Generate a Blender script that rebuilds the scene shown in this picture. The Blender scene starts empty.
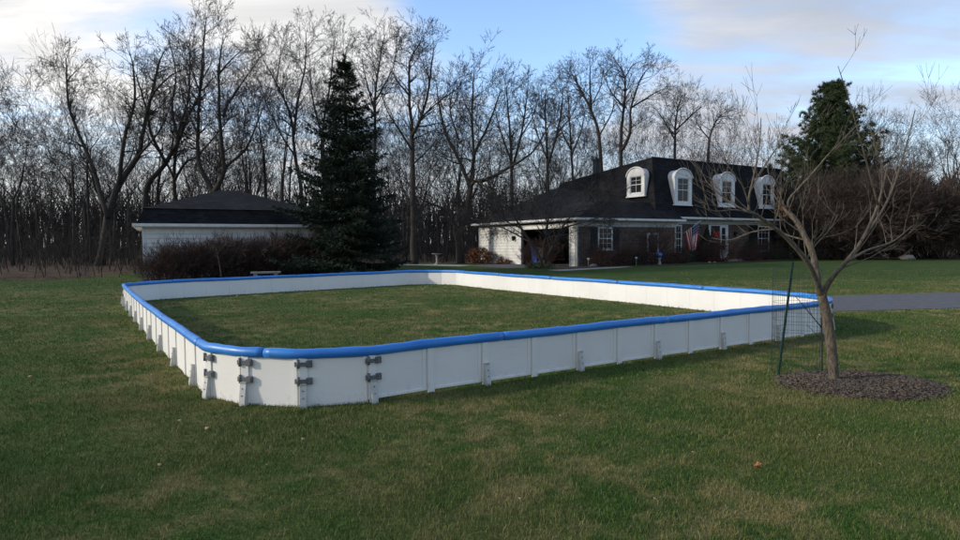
import bpy, math, random
import numpy as np
from mathutils import Vector, Matrix

random.seed(7); rng = np.random.default_rng(7)
C = bpy.context.scene
COL = C.collection
PI = math.pi
R = math.radians

# ------------------------------------------------------------------ camera
FPX = 605.956; CAMH = 1.6
PITCH, ROLL = R(2.4495), R(-0.4846)
cp, sp, cr, sr = math.cos(PITCH), math.sin(PITCH), math.cos(ROLL), math.sin(ROLL)
FW = Vector((0, cp, -sp)); UP0 = Vector((0, sp, cp)); RT0 = Vector((1, 0, 0))
RT = RT0*cr + UP0*sr; UP = UP0*cr - RT0*sr
cam = bpy.data.cameras.new('camera'); camo = bpy.data.objects.new('camera', cam); COL.objects.link(camo)
M = Matrix((RT, UP, -FW)).transposed().to_4x4(); M.translation = (0, 0, CAMH)
camo.matrix_world = M
cam.sensor_width = 36; cam.lens = FPX/960*36; cam.clip_end = 3000; cam.clip_start = .05
C.camera = camo
C.render.resolution_x, C.render.resolution_y = 1024, 576

def at(px, py, Y):
    """point of the place seen at a spot of the photo, at distance Y"""
    v = FW + RT*((px-480)/FPX) + UP*((270-py)/FPX)
    return Vector((0, 0, CAMH)) + v*(Y/v.y)

def sstep(a, b, x):
    t = min(1, max(0, (x-a)/(b-a))); return t*t*(3-2*t)
def gz(x, y): return .27*sstep(25.5, 34, y)
def gz_np(y):
    t = np.clip((y-25.5)/8.5, 0, 1); return .27*t*t*(3-2*t)

# ------------------------------------------------------------------ tagging
def tag(o, label=None, cat=None, group=None, kind=None):
    if label: o['label'] = label
    if cat: o['category'] = cat
    if group: o['group'] = group
    if kind: o['kind'] = kind
    return o
def empty(name, loc=(0, 0, 0), rz=0):
    o = bpy.data.objects.new(name, None); COL.objects.link(o)
    o.location = loc; o.rotation_euler = (0, 0, rz); o.empty_display_size = .2
    return o
def copy_tree(o, parent=None):
    c = o.copy(); COL.objects.link(c)
    if parent is not None: c.parent = parent
    for ch in list(o.children): copy_tree(ch, c)
    return c

# ------------------------------------------------------------------ mesh builder
class MB:
    def __init__(s): s.v = []; s.f = []; s.sm = []
    def add(s, vs, fs, smooth=False):
        b = len(s.v); s.v += [tuple(p) for p in vs]
        s.f += [tuple(i+b for i in f) for f in fs]; s.sm += [smooth]*len(fs)
    def quad(s, *p): s.add(p, [tuple(range(len(p)))])
    def box(s, x0, y0, z0, x1, y1, z1):
        v = [(x0,y0,z0),(x1,y0,z0),(x1,y1,z0),(x0,y1,z0),(x0,y0,z1),(x1,y0,z1),(x1,y1,z1),(x0,y1,z1)]
        s.add(v, [(0,3,2,1),(4,5,6,7),(0,1,5,4),(1,2,6,5),(2,3,7,6),(3,0,4,7)])
    def obox(s, o, ex, ey, ez, x0, y0, z0, x1, y1, z1):
        """box in a frame: origin o, axes ex ey ez"""
        o = Vector(o)
        v = [o+ex*a+ey*b+ez*c for a, b, c in [(x0,y0,z0),(x1,y0,z0),(x1,y1,z0),(x0,y1,z0),(x0,y0,z1),(x1,y0,z1),(x1,y1,z1),(x0,y1,z1)]]
        s.add(v, [(0,3,2,1),(4,5,6,7),(0,1,5,4),(1,2,6,5),(2,3,7,6),(3,0,4,7)])
    def tube(s, pts, rad, n=4, cap=True, smooth=True, sx=1.0):
        pts = [Vector(p) for p in pts]
        if not isinstance(rad, (list, tuple)): rad = [rad]*len(pts)
        b = len(s.v); m = len(pts); u = None
        cs = [(math.cos(2*PI*k/n), math.sin(2*PI*k/n)) for k in range(n)]
        for i, p in enumerate(pts):
            t = (pts[min(i+1, m-1)]-pts[max(i-1, 0)])
            if t.length < 1e-9: t = Vector((0, 0, 1))
            t.normalize()
            if u is None:
                u = Vector((0, 0, 1)) if abs(t.z) < .9 else Vector((1, 0, 0))
            u = u - t*u.dot(t)
            if u.length < 1e-6: u = t.orthogonal()
            u.normalize(); w = t.cross(u); r = rad[i]
            for c_, s_ in cs:
                s.v.append((p.x+r*(u.x*c_+w.x*s_*sx), p.y+r*(u.y*c_+w.y*s_*sx), p.z+r*(u.z*c_+w.z*s_*sx)))
        for i in range(m-1):
            for k in range(n):
                a = b+i*n+k; c = b+i*n+(k+1) % n
                s.f.append((a, c, c+n, a+n)); s.sm.append(smooth)
        if cap:
            s.f.append(tuple(b+k for k in range(n))[::-1]); s.sm.append(False)
            s.f.append(tuple(b+(m-1)*n+k for k in range(n))); s.sm.append(False)
    def prism(s, poly, d):
        """polygon (3-D points) extruded by vector d"""
        n = len(poly); d = Vector(d); a = [Vector(p) for p in poly]
        s.add(a+[p+d for p in a], [tuple(range(n))[::-1], tuple(range(n, 2*n))]+[(i, (i+1) % n, n+(i+1) % n, n+i) for i in range(n)])
    def mesh(s, name):
        me = bpy.data.meshes.new(name); me.from_pydata(s.v, [], s.f)
        me.polygons.foreach_set('use_smooth', s.sm); me.update(); return me
    def build(s, name, mat, parent=None, fix=False):
        me = s.mesh(name); me.materials.append(mat)
        if fix:
            import bmesh
            bm = bmesh.new(); bm.from_mesh(me); bmesh.ops.recalc_face_normals(bm, faces=bm.faces); bm.to_mesh(me); bm.free()
        o = bpy.data.objects.new(name, me); COL.objects.link(o)
        if parent is not None: o.parent = parent
        return o
def np_mesh(name, V, F, mat, parent=None):
    """V (n,3), F (m,k) numpy -> one object"""
    me = bpy.data.meshes.new(name); n, (m, k) = len(V), F.shape
    me.vertices.add(n); me.vertices.foreach_set('co', V.astype(np.float32).ravel())
    me.loops.add(m*k); me.loops.foreach_set('vertex_index', F.astype(np.int32).ravel())
    me.polygons.add(m); me.polygons.foreach_set('loop_start', np.arange(0, m*k, k, dtype=np.int32))
    me.polygons.foreach_set('loop_total', np.full(m, k, dtype=np.int32))
    me.update(calc_edges=True); me.materials.append(mat)
    o = bpy.data.objects.new(name, me); COL.objects.link(o)
    if parent is not None: o.parent = parent
    return o

# ------------------------------------------------------------------ materials
class NT:
    def __init__(s, mat): s.t = mat.node_tree; s.n = s.t.nodes; s.l = s.t.links
    def new(s, ty, **k):
        n = s.n.new(ty)
        for a, b in k.items(): setattr(n, a, b)
        return n
    def put(s, sock, v):
        if hasattr(v, 'is_linked') or hasattr(v, 'links'): s.l.new(v, sock)
        elif v is not None: sock.default_value = v
    def math(s, op, a, b=None, clamp=False):
        n = s.new('ShaderNodeMath', operation=op, use_clamp=clamp); s.put(n.inputs[0], a)
        if b is not None: s.put(n.inputs[1], b)
        return n.outputs[0]
    def mix(s, f, a, b, mode='MIX'):
        n = s.new('ShaderNodeMix', data_type='RGBA', blend_type=mode); s.put(n.inputs[0], f); s.put(n.inputs[6], a); s.put(n.inputs[7], b)
        return n.outputs[2]
    def noise(s, vec, scale, detail=4, rough=.55, dist=0):
        n = s.new('ShaderNodeTexNoise'); s.put(n.inputs['Vector'], vec); n.inputs['Scale'].default_value = scale
        n.inputs['Detail'].default_value = detail; n.inputs['Roughness'].default_value = rough; n.inputs['Distortion'].default_value = dist
        return n.outputs[0]
    def ramp(s, f, lo, hi, a=0., b=1.):
        n = s.new('ShaderNodeMapRange', interpolation_type='SMOOTHSTEP'); s.put(n.inputs[0], f)
        for i, v in zip((1, 2, 3, 4), (lo, hi, a, b)): n.inputs[i].default_value = v
        return n.outputs[0]
    def obj(s, scale=None):
        c = s.new('ShaderNodeTexCoord').outputs['Object']
        if scale is None: return c
        m = s.new('ShaderNodeMapping'); s.l.new(c, m.inputs[0]); m.inputs['Scale'].default_value = scale
        return m.outputs[0]
def c4(c): return (c[0], c[1], c[2], 1)
def mat(name, col, rough=.7, var=None, vscale=6, vec=None, spec=.4, bump=0, bscale=40, metal=0):
    m = bpy.data.materials.new(name); m.use_nodes = True; t = NT(m)
    b = t.n['Principled BSDF']; b.inputs['Roughness'].default_value = rough
    b.inputs['Specular IOR Level'].default_value = spec; b.inputs['Metallic'].default_value = metal
    v = t.obj(vec)
    if var is None: b.inputs['Base Color'].default_value = c4(col)
    else:
        f = t.ramp(t.noise(v, vscale, 5, .6), .3, .7)
        t.l.new(t.mix(f, c4(col), c4(var)), b.inputs['Base Color'])
    if bump:
        bn = t.new('ShaderNodeBump'); bn.inputs['Strength'].default_value = bump; bn.inputs['Distance'].default_value = .02
        t.l.new(t.noise(v, bscale, 5, .6), bn.inputs['Height']); t.l.new(bn.outputs[0], b.inputs['Normal'])
    return m

MAT = {}
MAT['panel'] = mat('white_board', (.78, .77, .735), .42, (.70, .69, .655), 2.2, spec=.35, bump=.05, bscale=3)
MAT['support'] = mat('grey_white_plastic', (.56, .57, .55), .5, (.46, .46, .44), 14)
MAT['hinge'] = mat('dark_grey_plastic', (.10, .105, .11), .5, (.15, .155, .16), 30)
MAT['screw'] = mat('screw', (.03, .03, .03), .5)
MAT['rail'] = mat('blue_vinyl', (.032, .225, .64), .38, (.022, .175, .56), 3, spec=.5, bump=.2, bscale=5)
MAT['siding'] = mat('white_siding', (.74, .73, .69), .55, (.64, .635, .61), 3)
MAT['trim'] = mat('white_trim', (.72, .72, .71), .5, (.6, .6, .6), 5)
MAT['roof'] = mat('black_shingle', (.008, .009, .011), .9, (.016, .016, .018), 16, bump=.5, bscale=24, spec=.12)
MAT['glass'] = mat('window_glass', (.015, .018, .02), .07, (.025, .027, .03), 2, spec=.3)
MAT['shutter'] = mat('black_shutter', (.016, .018, .02), .6)
MAT['frieze'] = mat('shade_greyed_trim', (.47, .47, .47), .6, (.38, .38, .38), 5)  # white trim with the soffit shade put into its colour; storm door shares it
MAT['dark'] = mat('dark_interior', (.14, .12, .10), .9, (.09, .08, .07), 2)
MAT['darkdoor'] = mat('dark_door', (.03, .012, .012), .5)
MAT['asphalt'] = mat('asphalt', (.075, .076, .08), .9, (.11, .11, .112), 5, bump=.3, bscale=80)
MAT['concrete'] = mat('concrete', (.27, .265, .25), .9, (.33, .32, .30), 2, bump=.2, bscale=60)
MAT['mulch'] = mat('mulch', (.05, .032, .02), .95, (.10, .065, .042), 9, bump=.8, bscale=30)
MAT['bark'] = mat('grey_brown_bark', (.026, .022, .019), .95, (.052, .045, .039), 7, (6, 6, 1.2), bump=.5, bscale=8)
MAT['twig'] = mat('brown_twig', (.022, .019, .017), .9, (.036, .031, .027), 3)
MAT['nearbark'] = mat('young_grey_bark', (.050, .039, .029), .85, (.150, .122, .088), 11, (4, 4, 1.5), bump=.5, bscale=14)
MAT['neartwig'] = mat('pale_branch_bark', (.145, .12, .088), .8, (.06, .05, .038), 8, (5, 5, 2), bump=.3, bscale=14)
MAT['redtwig'] = mat('red_brown_twig', (.070, .036, .028), .9, (.045, .028, .024), 3)
MAT['browntwig'] = mat('dull_brown_twig', (.040, .028, .023), .9, (.066, .046, .036), 3)
MAT['rustleaf'] = mat('rust_dead_leaf', (.17, .07, .03), .9, (.09, .045, .025), 5)
MAT['spruce'] = mat('blue_green_needles', (.012, .022, .014), .7, (.024, .038, .022), 1.6, spec=.25)
MAT['pine'] = mat('yellow_green_needles', (.030, .050, .022), .7, (.060, .085, .034), 1.2, spec=.25)
MAT['evergreen'] = mat('dark_evergreen_leaf', (.016, .028, .014), .6, (.034, .05, .022), 3, spec=.3)
MAT['flagred'] = mat('flag', (.5, .03, .04), .8)
MAT['bow'] = mat('red_ribbon', (.62, .02, .03), .5)
MAT['green_wire'] = mat('green_wire', (.016, .032, .027), .5)
MAT['green_stake'] = mat('green_stake', (.006, .030, .022), .6, (.010, .044, .032), 20)
MAT['iron'] = mat('black_iron', (.015, .015, .016), .5)
MAT['stone'] = mat('pale_stone', (.30, .285, .26), .85, (.20, .19, .175), 8, bump=.3, bscale=20)
MAT['blueball'] = mat('blue_glazed_ball', (.02, .10, .40), .08, spec=.8)
MAT['bluebin'] = mat('blue_plastic', (.015, .04, .20), .5)
MAT['greybin'] = mat('grey_plastic', (.05, .05, .055), .5)
MAT['chip'] = mat('wood_chip', (.17, .135, .10), .9, (.03, .021, .015), 30)
MAT['leaf_orange'] = mat('orange_leaf', (.42, .17, .07), .8, (.5, .26, .13), 20)
MAT['leaf_tan'] = mat('tan_leaf', (.34, .25, .15), .8, (.22, .13, .07), 20)

def m_shingle():
    m = bpy.data.materials.new('black_shingle_courses'); m.use_nodes = True; t = NT(m); b = t.n['Principled BSDF']; b.inputs['Roughness'].default_value = .9; b.inputs['Specular IOR Level'].default_value = .15
    s = t.new('ShaderNodeSeparateXYZ'); t.l.new(t.obj(), s.inputs[0])
    c = t.new('ShaderNodeCombineXYZ'); t.l.new(t.math('ADD', s.outputs[0], t.math('MULTIPLY', s.outputs[1], .7)), c.inputs[0]); t.l.new(t.math('ADD', s.outputs[2], t.math('MULTIPLY', s.outputs[1], .13)), c.inputs[1])
    k = t.new('ShaderNodeTexBrick'); t.l.new(c.outputs[0], k.inputs['Vector']); k.inputs['Scale'].default_value = 1; k.inputs['Brick Width'].default_value = .33; k.inputs['Row Height'].default_value = .125
    k.inputs['Mortar Size'].default_value = .008; k.inputs['Color1'].default_value = (.008, .009, .011, 1); k.inputs['Color2'].default_value = (.019, .019, .021, 1); k.inputs['Mortar'].default_value = (.004, .004, .005, 1)
    f = t.ramp(t.noise(t.obj(), .9, 5, .6), .3, .7, .7, 1.35)
    t.l.new(t.mix(1, k.outputs[0], f, 'MULTIPLY'), b.inputs['Base Color'])
    bn = t.new('ShaderNodeBump'); bn.inputs['Strength'].default_value = .6; bn.inputs['Distance'].default_value = .02; t.l.new(k.outputs['Fac'], bn.inputs['Height']); bn.invert = True; t.l.new(bn.outputs[0], b.inputs['Normal'])
    return m
MAT['roof'] = m_shingle()
def m_panel():
    m = bpy.data.materials.new('scuffed_white_board'); m.use_nodes = True; t = NT(m); b = t.n['Principled BSDF']; b.inputs['Roughness'].default_value = .45; b.inputs['Specular IOR Level'].default_value = .35
    v = t.obj(); s = t.new('ShaderNodeSeparateXYZ'); t.l.new(v, s.inputs[0])
    col = t.mix(t.ramp(t.noise(v, .8, 3), .35, .65), (.81, .80, .765, 1), (.75, .74, .705, 1))
    low = t.ramp(s.outputs[2], .20, .0, 0, 1)
    mud = t.math('MULTIPLY', t.ramp(t.noise(v, 14, 6, .7), .50, .70), t.math('MULTIPLY', low, .32))
    col = t.mix(mud, col, (.22, .18, .12, 1))
    mp = t.new('ShaderNodeMapping'); t.l.new(v, mp.inputs[0]); mp.inputs['Scale'].default_value = (2.2, 2.2, 26)
    col = t.mix(t.ramp(t.noise(mp.outputs[0], 1.6, 4, .6), .60, .78, 0, .28), col, (.42, .42, .41, 1))
    t.l.new(col, b.inputs['Base Color'])
    bn = t.new('ShaderNodeBump'); bn.inputs['Strength'].default_value = .12; bn.inputs['Distance'].default_value = .05; t.l.new(t.noise(v, 1.8, 2), bn.inputs['Height']); t.l.new(bn.outputs[0], b.inputs['Normal'])
    return m
MAT['panel'] = m_panel()
def m_brick():
    m = bpy.data.materials.new('brown_brick'); m.use_nodes = True; t = NT(m); b = t.n['Principled BSDF']; b.inputs['Roughness'].default_value = .9
    s = t.new('ShaderNodeSeparateXYZ'); t.l.new(t.obj(), s.inputs[0])
    c = t.new('ShaderNodeCombineXYZ'); t.l.new(t.math('ADD', s.outputs[0], s.outputs[1]), c.inputs[0]); t.l.new(s.outputs[2], c.inputs[1])
    k = t.new('ShaderNodeTexBrick'); t.l.new(c.outputs[0], k.inputs['Vector'])
    k.inputs['Scale'].default_value = 1; k.inputs['Brick Width'].default_value = .215; k.inputs['Row Height'].default_value = .075
    k.inputs['Mortar Size'].default_value = .008; k.inputs['Bias'].default_value = 0
    k.inputs['Color1'].default_value = (.14, .082, .058, 1); k.inputs['Color2'].default_value = (.024, .017, .015, 1); k.inputs['Mortar'].default_value = (.12, .105, .09, 1)
    f = t.ramp(t.noise(t.obj(), 1.4, 4), .35, .7)
    t.l.new(t.mix(f, k.outputs[0], t.mix(.5, k.outputs[0], (.10, .08, .062, 1))), b.inputs['Base Color'])
    return m
MAT['brick'] = m_brick()

def lawn_nodes(t):
    """turf colour: dull green, with straw patches and brown thatch"""
    v = t.new('ShaderNodeNewGeometry').outputs['Position']
    a = t.ramp(t.noise(v, .5, 5, .62, .3), .40, .62)
    bb = t.ramp(t.noise(v, 2.1, 6, .7, .4), .42, .64)
    col = t.mix(a, (.055, .112, .020, 1), (.108, .130, .036, 1))
    col = t.mix(t.math('MULTIPLY', bb, t.ramp(t.noise(v, .32, 3), .38, .60, .12, 1)), col, (.26, .215, .09, 1))
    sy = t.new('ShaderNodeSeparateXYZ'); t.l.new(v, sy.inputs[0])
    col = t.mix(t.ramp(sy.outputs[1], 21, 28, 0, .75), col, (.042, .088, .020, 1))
    return col, v
def m_lawn():
    m = bpy.data.materials.new('lawn_turf'); m.use_nodes = True; t = NT(m); b = t.n['Principled BSDF']; b.inputs['Roughness'].default_value = .95
    b.inputs['Specular IOR Level'].default_value = .1
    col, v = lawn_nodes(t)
    fine = t.ramp(t.noise(v, 38, 4, .7), .3, .7)
    col = t.mix(fine, t.mix(.5, col, (.016, .019, .009, 1)), col)
    # leaf litter of the woods beyond the gardens
    s = t.new('ShaderNodeSeparateXYZ'); t.l.new(v, s.inputs[0])
    lit = t.mix(t.ramp(t.noise(v, 1.7, 6, .7), .35, .65), (.045, .032, .021, 1), (.11, .075, .048, 1))
    edge = t.math('ADD', t.math('ADD', s.outputs[1], t.math('MULTIPLY', t.noise(v, .2, 4), 6)), t.math('MULTIPLY', t.math('MAXIMUM', t.math('SUBTRACT', -16.3, s.outputs[0]), 0), 5))
    edge = t.mix(1, edge, edge) if False else t.math('MULTIPLY', edge, t.ramp(s.outputs[1], 26.5, 29))
    col = t.mix(t.ramp(edge, 44, 49), col, lit)
    t.l.new(col, b.inputs['Base Color'])
    bn = t.new('ShaderNodeBump'); bn.inputs['Strength'].default_value = .7; bn.inputs['Distance'].default_value = .03
    t.l.new(t.noise(v, 45, 6, .7), bn.inputs['Height']); t.l.new(bn.outputs[0], b.inputs['Normal'])
    return m
MAT['lawn'] = m_lawn()
def m_blade():
    m = bpy.data.materials.new('grass_blade'); m.use_nodes = True; t = NT(m); b = t.n['Principled BSDF']; b.inputs['Roughness'].default_value = .75
    b.inputs['Specular IOR Level'].default_value = .15
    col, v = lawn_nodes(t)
    rnd = t.new('ShaderNodeNewGeometry').outputs['Random Per Island']
    dry = t.ramp(rnd, .86, .95)
    col = t.mix(t.math('MULTIPLY', dry, .85), col, (.27, .22, .115, 1))
    col = t.mix(t.ramp(rnd, .0, .5, .75, 0), col, t.mix(.5, col, (.03, .08, .018, 1)))
    t.l.new(col, b.inputs['Base Color'])
    return m
MAT['blade'] = m_blade()

# ------------------------------------------------------------------ light and sky
SUN_AZ, SUN_EL = 190., 22.
def dirv(az, el): return Vector((math.cos(R(az))*math.cos(R(el)), math.sin(R(az))*math.cos(R(el)), math.sin(R(el))))
sd = dirv(SUN_AZ, SUN_EL)
sun = bpy.data.lights.new('sun', 'SUN'); sun.energy = 2.6; sun.angle = R(3.0); sun.color = (1, .90, .74)
so = bpy.data.objects.new('sun', sun); COL.objects.link(so); so.rotation_euler = (-sd).to_track_quat('-Z', 'Y').to_euler()
W = bpy.data.worlds.new('World'); C.world = W; W.use_nodes = True
def sky():
    t = NT(W); bg = t.n['Background']
    n = t.new('ShaderNodeTexSky', sky_type='NISHITA', sun_disc=False)
    n.sun_elevation = R(SUN_EL); n.sun_rotation = R(90-SUN_AZ); n.air_density = 1.0; n.dust_density = .6; n.ozone_density = 2.0
    d = t.new('ShaderNodeTexCoord').outputs['Generated']
    sx = t.new('ShaderNodeSeparateXYZ'); t.l.new(d, sx.inputs[0])
    h = t.math('ADD', t.math('MAXIMUM', sx.outputs[2], 0), .16)
    cx = t.new('ShaderNodeCombineXYZ')
    t.l.new(t.math('DIVIDE', sx.outputs[0], h), cx.inputs[0]); t.l.new(t.math('DIVIDE', sx.outputs[1], h), cx.inputs[1])
    mp = t.new('ShaderNodeMapping'); t.l.new(cx.outputs[0], mp.inputs[0]); mp.inputs['Scale'].default_value = (.75, 1.15, 1); mp.inputs['Rotation'].default_value = (0, 0, .5)
    mp.inputs['Location'].default_value = (3.1, 1.7, .4)
    nz = t.noise(mp.outputs[0], 1.0, 8, .56, .35); mq = t.new('ShaderNodeMapping'); t.l.new(cx.outputs[0], mq.inputs[0]); mq.inputs['Scale'].default_value = (.45, 1.9, 1); mq.inputs['Rotation'].default_value = (0, 0, .35)
    nz2 = t.noise(mq.outputs[0], 2.2, 8, .62, .5)
    def lobe(px, py, deg, amp):
        v = (FW + RT*((px-480)/FPX) + UP*((270-py)/FPX)).normalized()
        vm = t.new('ShaderNodeVectorMath', operation='DOT_PRODUCT'); t.l.new(d, vm.inputs[0]); vm.inputs[1].default_value = v
        return t.ramp(vm.outputs['Value'], math.cos(R(deg)), 1, 0, amp)
    bias = None
    for L in [(525, 15, 12, -.20), (440, 0, 7, -.08), (575, 62, 8, -.20), (640, 40, 5, -.10), (183, 62, 6, -.16), (122, 15, 6, -.2), (240, 112, 6, -.12),
              (240, 20, 16, .20), (330, 40, 9, .12), (715, 60, 14, .15), (770, 30, 10, .05), (470, 75, 6, .08), (775, 110, 8, -.08), (600, 100, 5, .05), (60, 90, 16, .10), (930, 60, 18, .08)]:
        l = lobe(*L); bias = l if bias is None else t.math('ADD', bias, l)
    den = t.math('ADD', t.math('ADD', t.math('MULTIPLY', nz, 1.05), t.math('MULTIPLY', nz2, .75)), t.math('SUBTRACT', bias, .40))
    mask = t.ramp(den, .30, .78)
    # cloud light: whitest towards the sun side, grey-lavender away from it
    vm = t.new('ShaderNodeVectorMath', operation='DOT_PRODUCT'); t.l.new(d, vm.inputs[0]); vm.inputs[1].default_value = dirv(SUN_AZ, 28)
    g = t.ramp(vm.outputs['Value'], -.62, .5)
    cc = t.mix(g, (5.9, 6.3, 7.2, 1), (10.8, 10.7, 10.6, 1))
    body = t.ramp(nz2, .3, .7, .82, 1.10)
    cc = t.mix(1, cc, body, 'MULTIPLY')
    base = t.mix(1, n.outputs[0], (3.2, 3.2, 3.35, 1), 'MULTIPLY')
    mask = t.math('MAXIMUM', mask, t.ramp(sx.outputs[2], .26, .06, 0, .85))
    # dimming added to the unseen sky behind the viewer, darkens walls facing it
    rear_dim = t.ramp(sx.outputs[1], .25, -.55, 1, .70)
    t.l.new(t.mix(1, t.mix(mask, base, cc), rear_dim, 'MULTIPLY'), bg.inputs['Color']); bg.inputs['Strength'].default_value = .088
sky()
C.view_settings.view_transform = 'Standard'; C.view_settings.look = 'None'; C.view_settings.gamma = 1; C.view_settings.exposure = .10
C.view_settings.use_curve_mapping = False
C.cycles.max_bounces = 6; C.cycles.diffuse_bounces = 3; C.cycles.use_denoising = True

# ------------------------------------------------------------------ ground
def ground():
    xs = np.concatenate([[-900, -300, -120], np.arange(-60, 60.1, 2.0), [120, 300, 900]])
    ys = np.concatenate([[-200, -40], np.arange(-6, 70.1, 1.0), [100, 160, 300, 900]])
    X, Y = np.meshgrid(xs, ys); Z = gz_np(Y); V = np.stack([X, Y, Z], -1).reshape(-1, 3)
    nx = len(xs); i, j = np.meshgrid(np.arange(nx-1), np.arange(len(ys)-1)); a = (j*nx+i).ravel()
    o = np_mesh('lawn', V, np.stack([a, a+1, a+nx+1, a+nx], -1), MAT['lawn']); o.data.polygons.foreach_set('use_smooth', [True]*len(o.data.polygons))
    tag(o, kind='structure')
ground()
def sheet(name, poly, m, lift=.004, n=1):
    """flat sheet that follows the ground: fine grid cut from a convex polygon"""
    import bmesh
    bm = bmesh.new(); f = bm.faces.new([bm.verts.new((x, y, 0)) for x, y in poly])
    lo = min(y for _, y in poly); hi = max(y for _, y in poly); y = math.floor(lo)+1
    while y < hi:
        bmesh.ops.bisect_plane(bm, geom=bm.verts[:]+bm.edges[:]+bm.faces[:], plane_co=(0, y, 0), plane_no=(0, 1, 0)); y += 1
    for v in bm.verts: v.co.z = gz(v.co.x, v.co.y)+lift
    me = bpy.data.meshes.new(name); bm.normal_update()
    for f in bm.faces:
        if f.normal.z < 0: f.normal_flip()
    bm.to_mesh(me); bm.free(); me.materials.append(m)
    o = bpy.data.objects.new(name, me); COL.objects.link(o); tag(o, kind='structure'); return o

# ------------------------------------------------------------------ the rink
AX = R(30.57); U2 = Vector((math.cos(AX), math.sin(AX), 0)); V2 = Vector((-math.sin(AX), math.cos(AX), 0)); Z = Vector((0, 0, 1))
def uv(u, v): return U2*u + V2*v
S = .693
def rink():
    t = tag(empty('skating_rink', uv(6, 14)), 'empty backyard skating rink of white boards with a padded blue top rail', 'skating rink')
    off = -uv(6, 14)
    n_near = [(2.79+S*i, 5.88+.008*i) for i in range(11)]              # near wall seams
    P = [(.75, 6.98), (1.01, 6.47), (1.47, 6.04), (2.11, 5.83)] + n_near  # corner hinges, then near wall
    P += [(10.36, 5.98), (10.98, 6.16), (11.45, 6.58), (11.68, 7.16)]
    rw = lambda v: 11.72 - .40*sstep(10, 19, v)
    v = 7.16
    while v+S < 21.55: v += S; P.append((rw(v), v))
    hb = [len(P)-1]
    P += [(11.00, v+.62), (10.55, v+1.08), (9.93, v+1.33)]
    u, vv = 9.93, v+1.33
    while u-S > 1.5: u -= S; P.append((u, vv-(9.93-u)*.155-.02*math.sin(u)))
    lv = P[-1][1]; lu = P[-1][0]
    P += [(lu-.66, lv-.22), (lu-1.25, lv-.66), (lu-1.60, lv-1.30)]
    u0, v0 = P[-1]; n = round((v0-6.98)/S)
    for i in range(1, n): f = i/n; P.append((u0+(.75-u0)*f - .06*math.sin(PI*f), v0+(6.98-v0)*f))
    N = len(P); W3 = [uv(*p)+off for p in P]
    ci = sum((w for w in W3), Vector())/N
    hinge_i = set()
    for i in range(N):
        d0 = (W3[i]-W3[i-1]).normalized(); d1 = (W3[(i+1) % N]-W3[i]).normalized()
        if d0.dot(d1) < .975: hinge_i.add(i)
    for i in range(N):
        a, b = W3[i], W3[(i+1) % N]; ex = (b-a).normalized(); L = (b-a).length
        ny = Vector((ex.y, -ex.x, 0))
        m = MB(); g = .0018
        zb = .035 if 3 <= i <= 16 else -.03
        m.obox(a, ex, ny, Z, g, -.006, zb, L-g, .006, .535)
        m.obox(a, ex, ny, Z, .010, .0065, zb-.03, .088, .021, .50)       # raised end flange
        m.obox(a, ex, ny, Z, L-.05, .0065, zb, L-.012, .013, .50)
        m.obox(a, ex, ny, Z, .09, .0065, zb, L-.052, .018, zb+.022)     # foot lip
        m.build('panel', MAT['panel'], t)
        if i in hinge_i or i % 2 == 1:
            s = MB(); x0, x1 = (.022, .08) if i not in hinge_i else (.014, .078)
            top = .25 if i not in hinge_i else .235
            prof = [(.0215, -.02), (.085, -.02), (.080, .05), (.052, top-.02), (.06, top), (.0215, top)]
            s.prism([a+ex*x0+ny*y+Z*z for y, z in prof], ex*(x1-x0))
            so_ = s.build('support', MAT['support'], t, fix=True)
            for z in (.10, .17):
                q = MB()
                yy = .080-(z-.05)*.028/(top-.07) + .002
                q.tube([a+ex*(x0+.03)+ny*(yy-.006)+Z*z, a+ex*(x0+.03)+ny*(yy+.004)+Z*(z+.001)], .006, 6)
                q.build('screw', MAT['screw'], so_)
        if i in hinge_i:
            d0 = (a-W3[i-1]).normalized(); nb = Vector((d0.y, -d0.x, 0))
            for z0 in (.395, .225):
                q = MB()
                q.obox(a, ex, ny, Z, .014, .0215, z0+.014, .076, .036, z0+.052)
                q.obox(a, ex, ny, Z, .076, .0135, z0+.002, .136, .042, z0+.068)
                q.obox(a, ex, ny, Z, .088, .0425, z0+.012, .126, .047, z0+.056)
                q.obox(a, d0, nb, Z, -.022, .0135, z0+.012, -.002, .036, z0+.058)
                q.tube([a+ny*.03+Z*(z0-.004), a+ny*.03+Z*(z0+.08)], .015, 8)
                q.build('hinge', MAT['hinge'], t, fix=True)
    # padded rail in lengths, pressed over the board tops
    start = 1; k = 0; lens = [3]
    i = 1
    joints = [1.35]
    def ptat(s):
        i = int(math.floor(s)) % N; f = s-math.floor(s); return W3[i].lerp(W3[(i+1) % N], f)
    s0 = 1.42
    while s0 < N+1.42-.01:
        s1 = min(s0+4.0, N+1.42)
        pts = []; rad = []
        e = .004/S
        qs = [s0+e]; 
        st = s0+e
        while st < s1-e-.13: 
            st += .125; qs.append(st)
        qs.append(s1-e)
        for j, q in enumerate(qs):
            # rounded path at corners
            p = (ptat(q-.13)+ptat(q)*2+ptat(q+.13))/4
            wob = .0016*math.sin(q*5.1)+.0014*math.sin(q*11.7)
            pts.append(p+Z*(.528+.004*math.sin(q*1.7)+wob*.5)); rad.append(.053+wob)
        rad[0] *= .93; rad[-1] *= .93
        m = MB(); m.tube(pts, rad, 12, sx=.92); m.build('bumper_rail', MAT['rail'], t)
        s0 = s1
    return t
rink()

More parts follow.
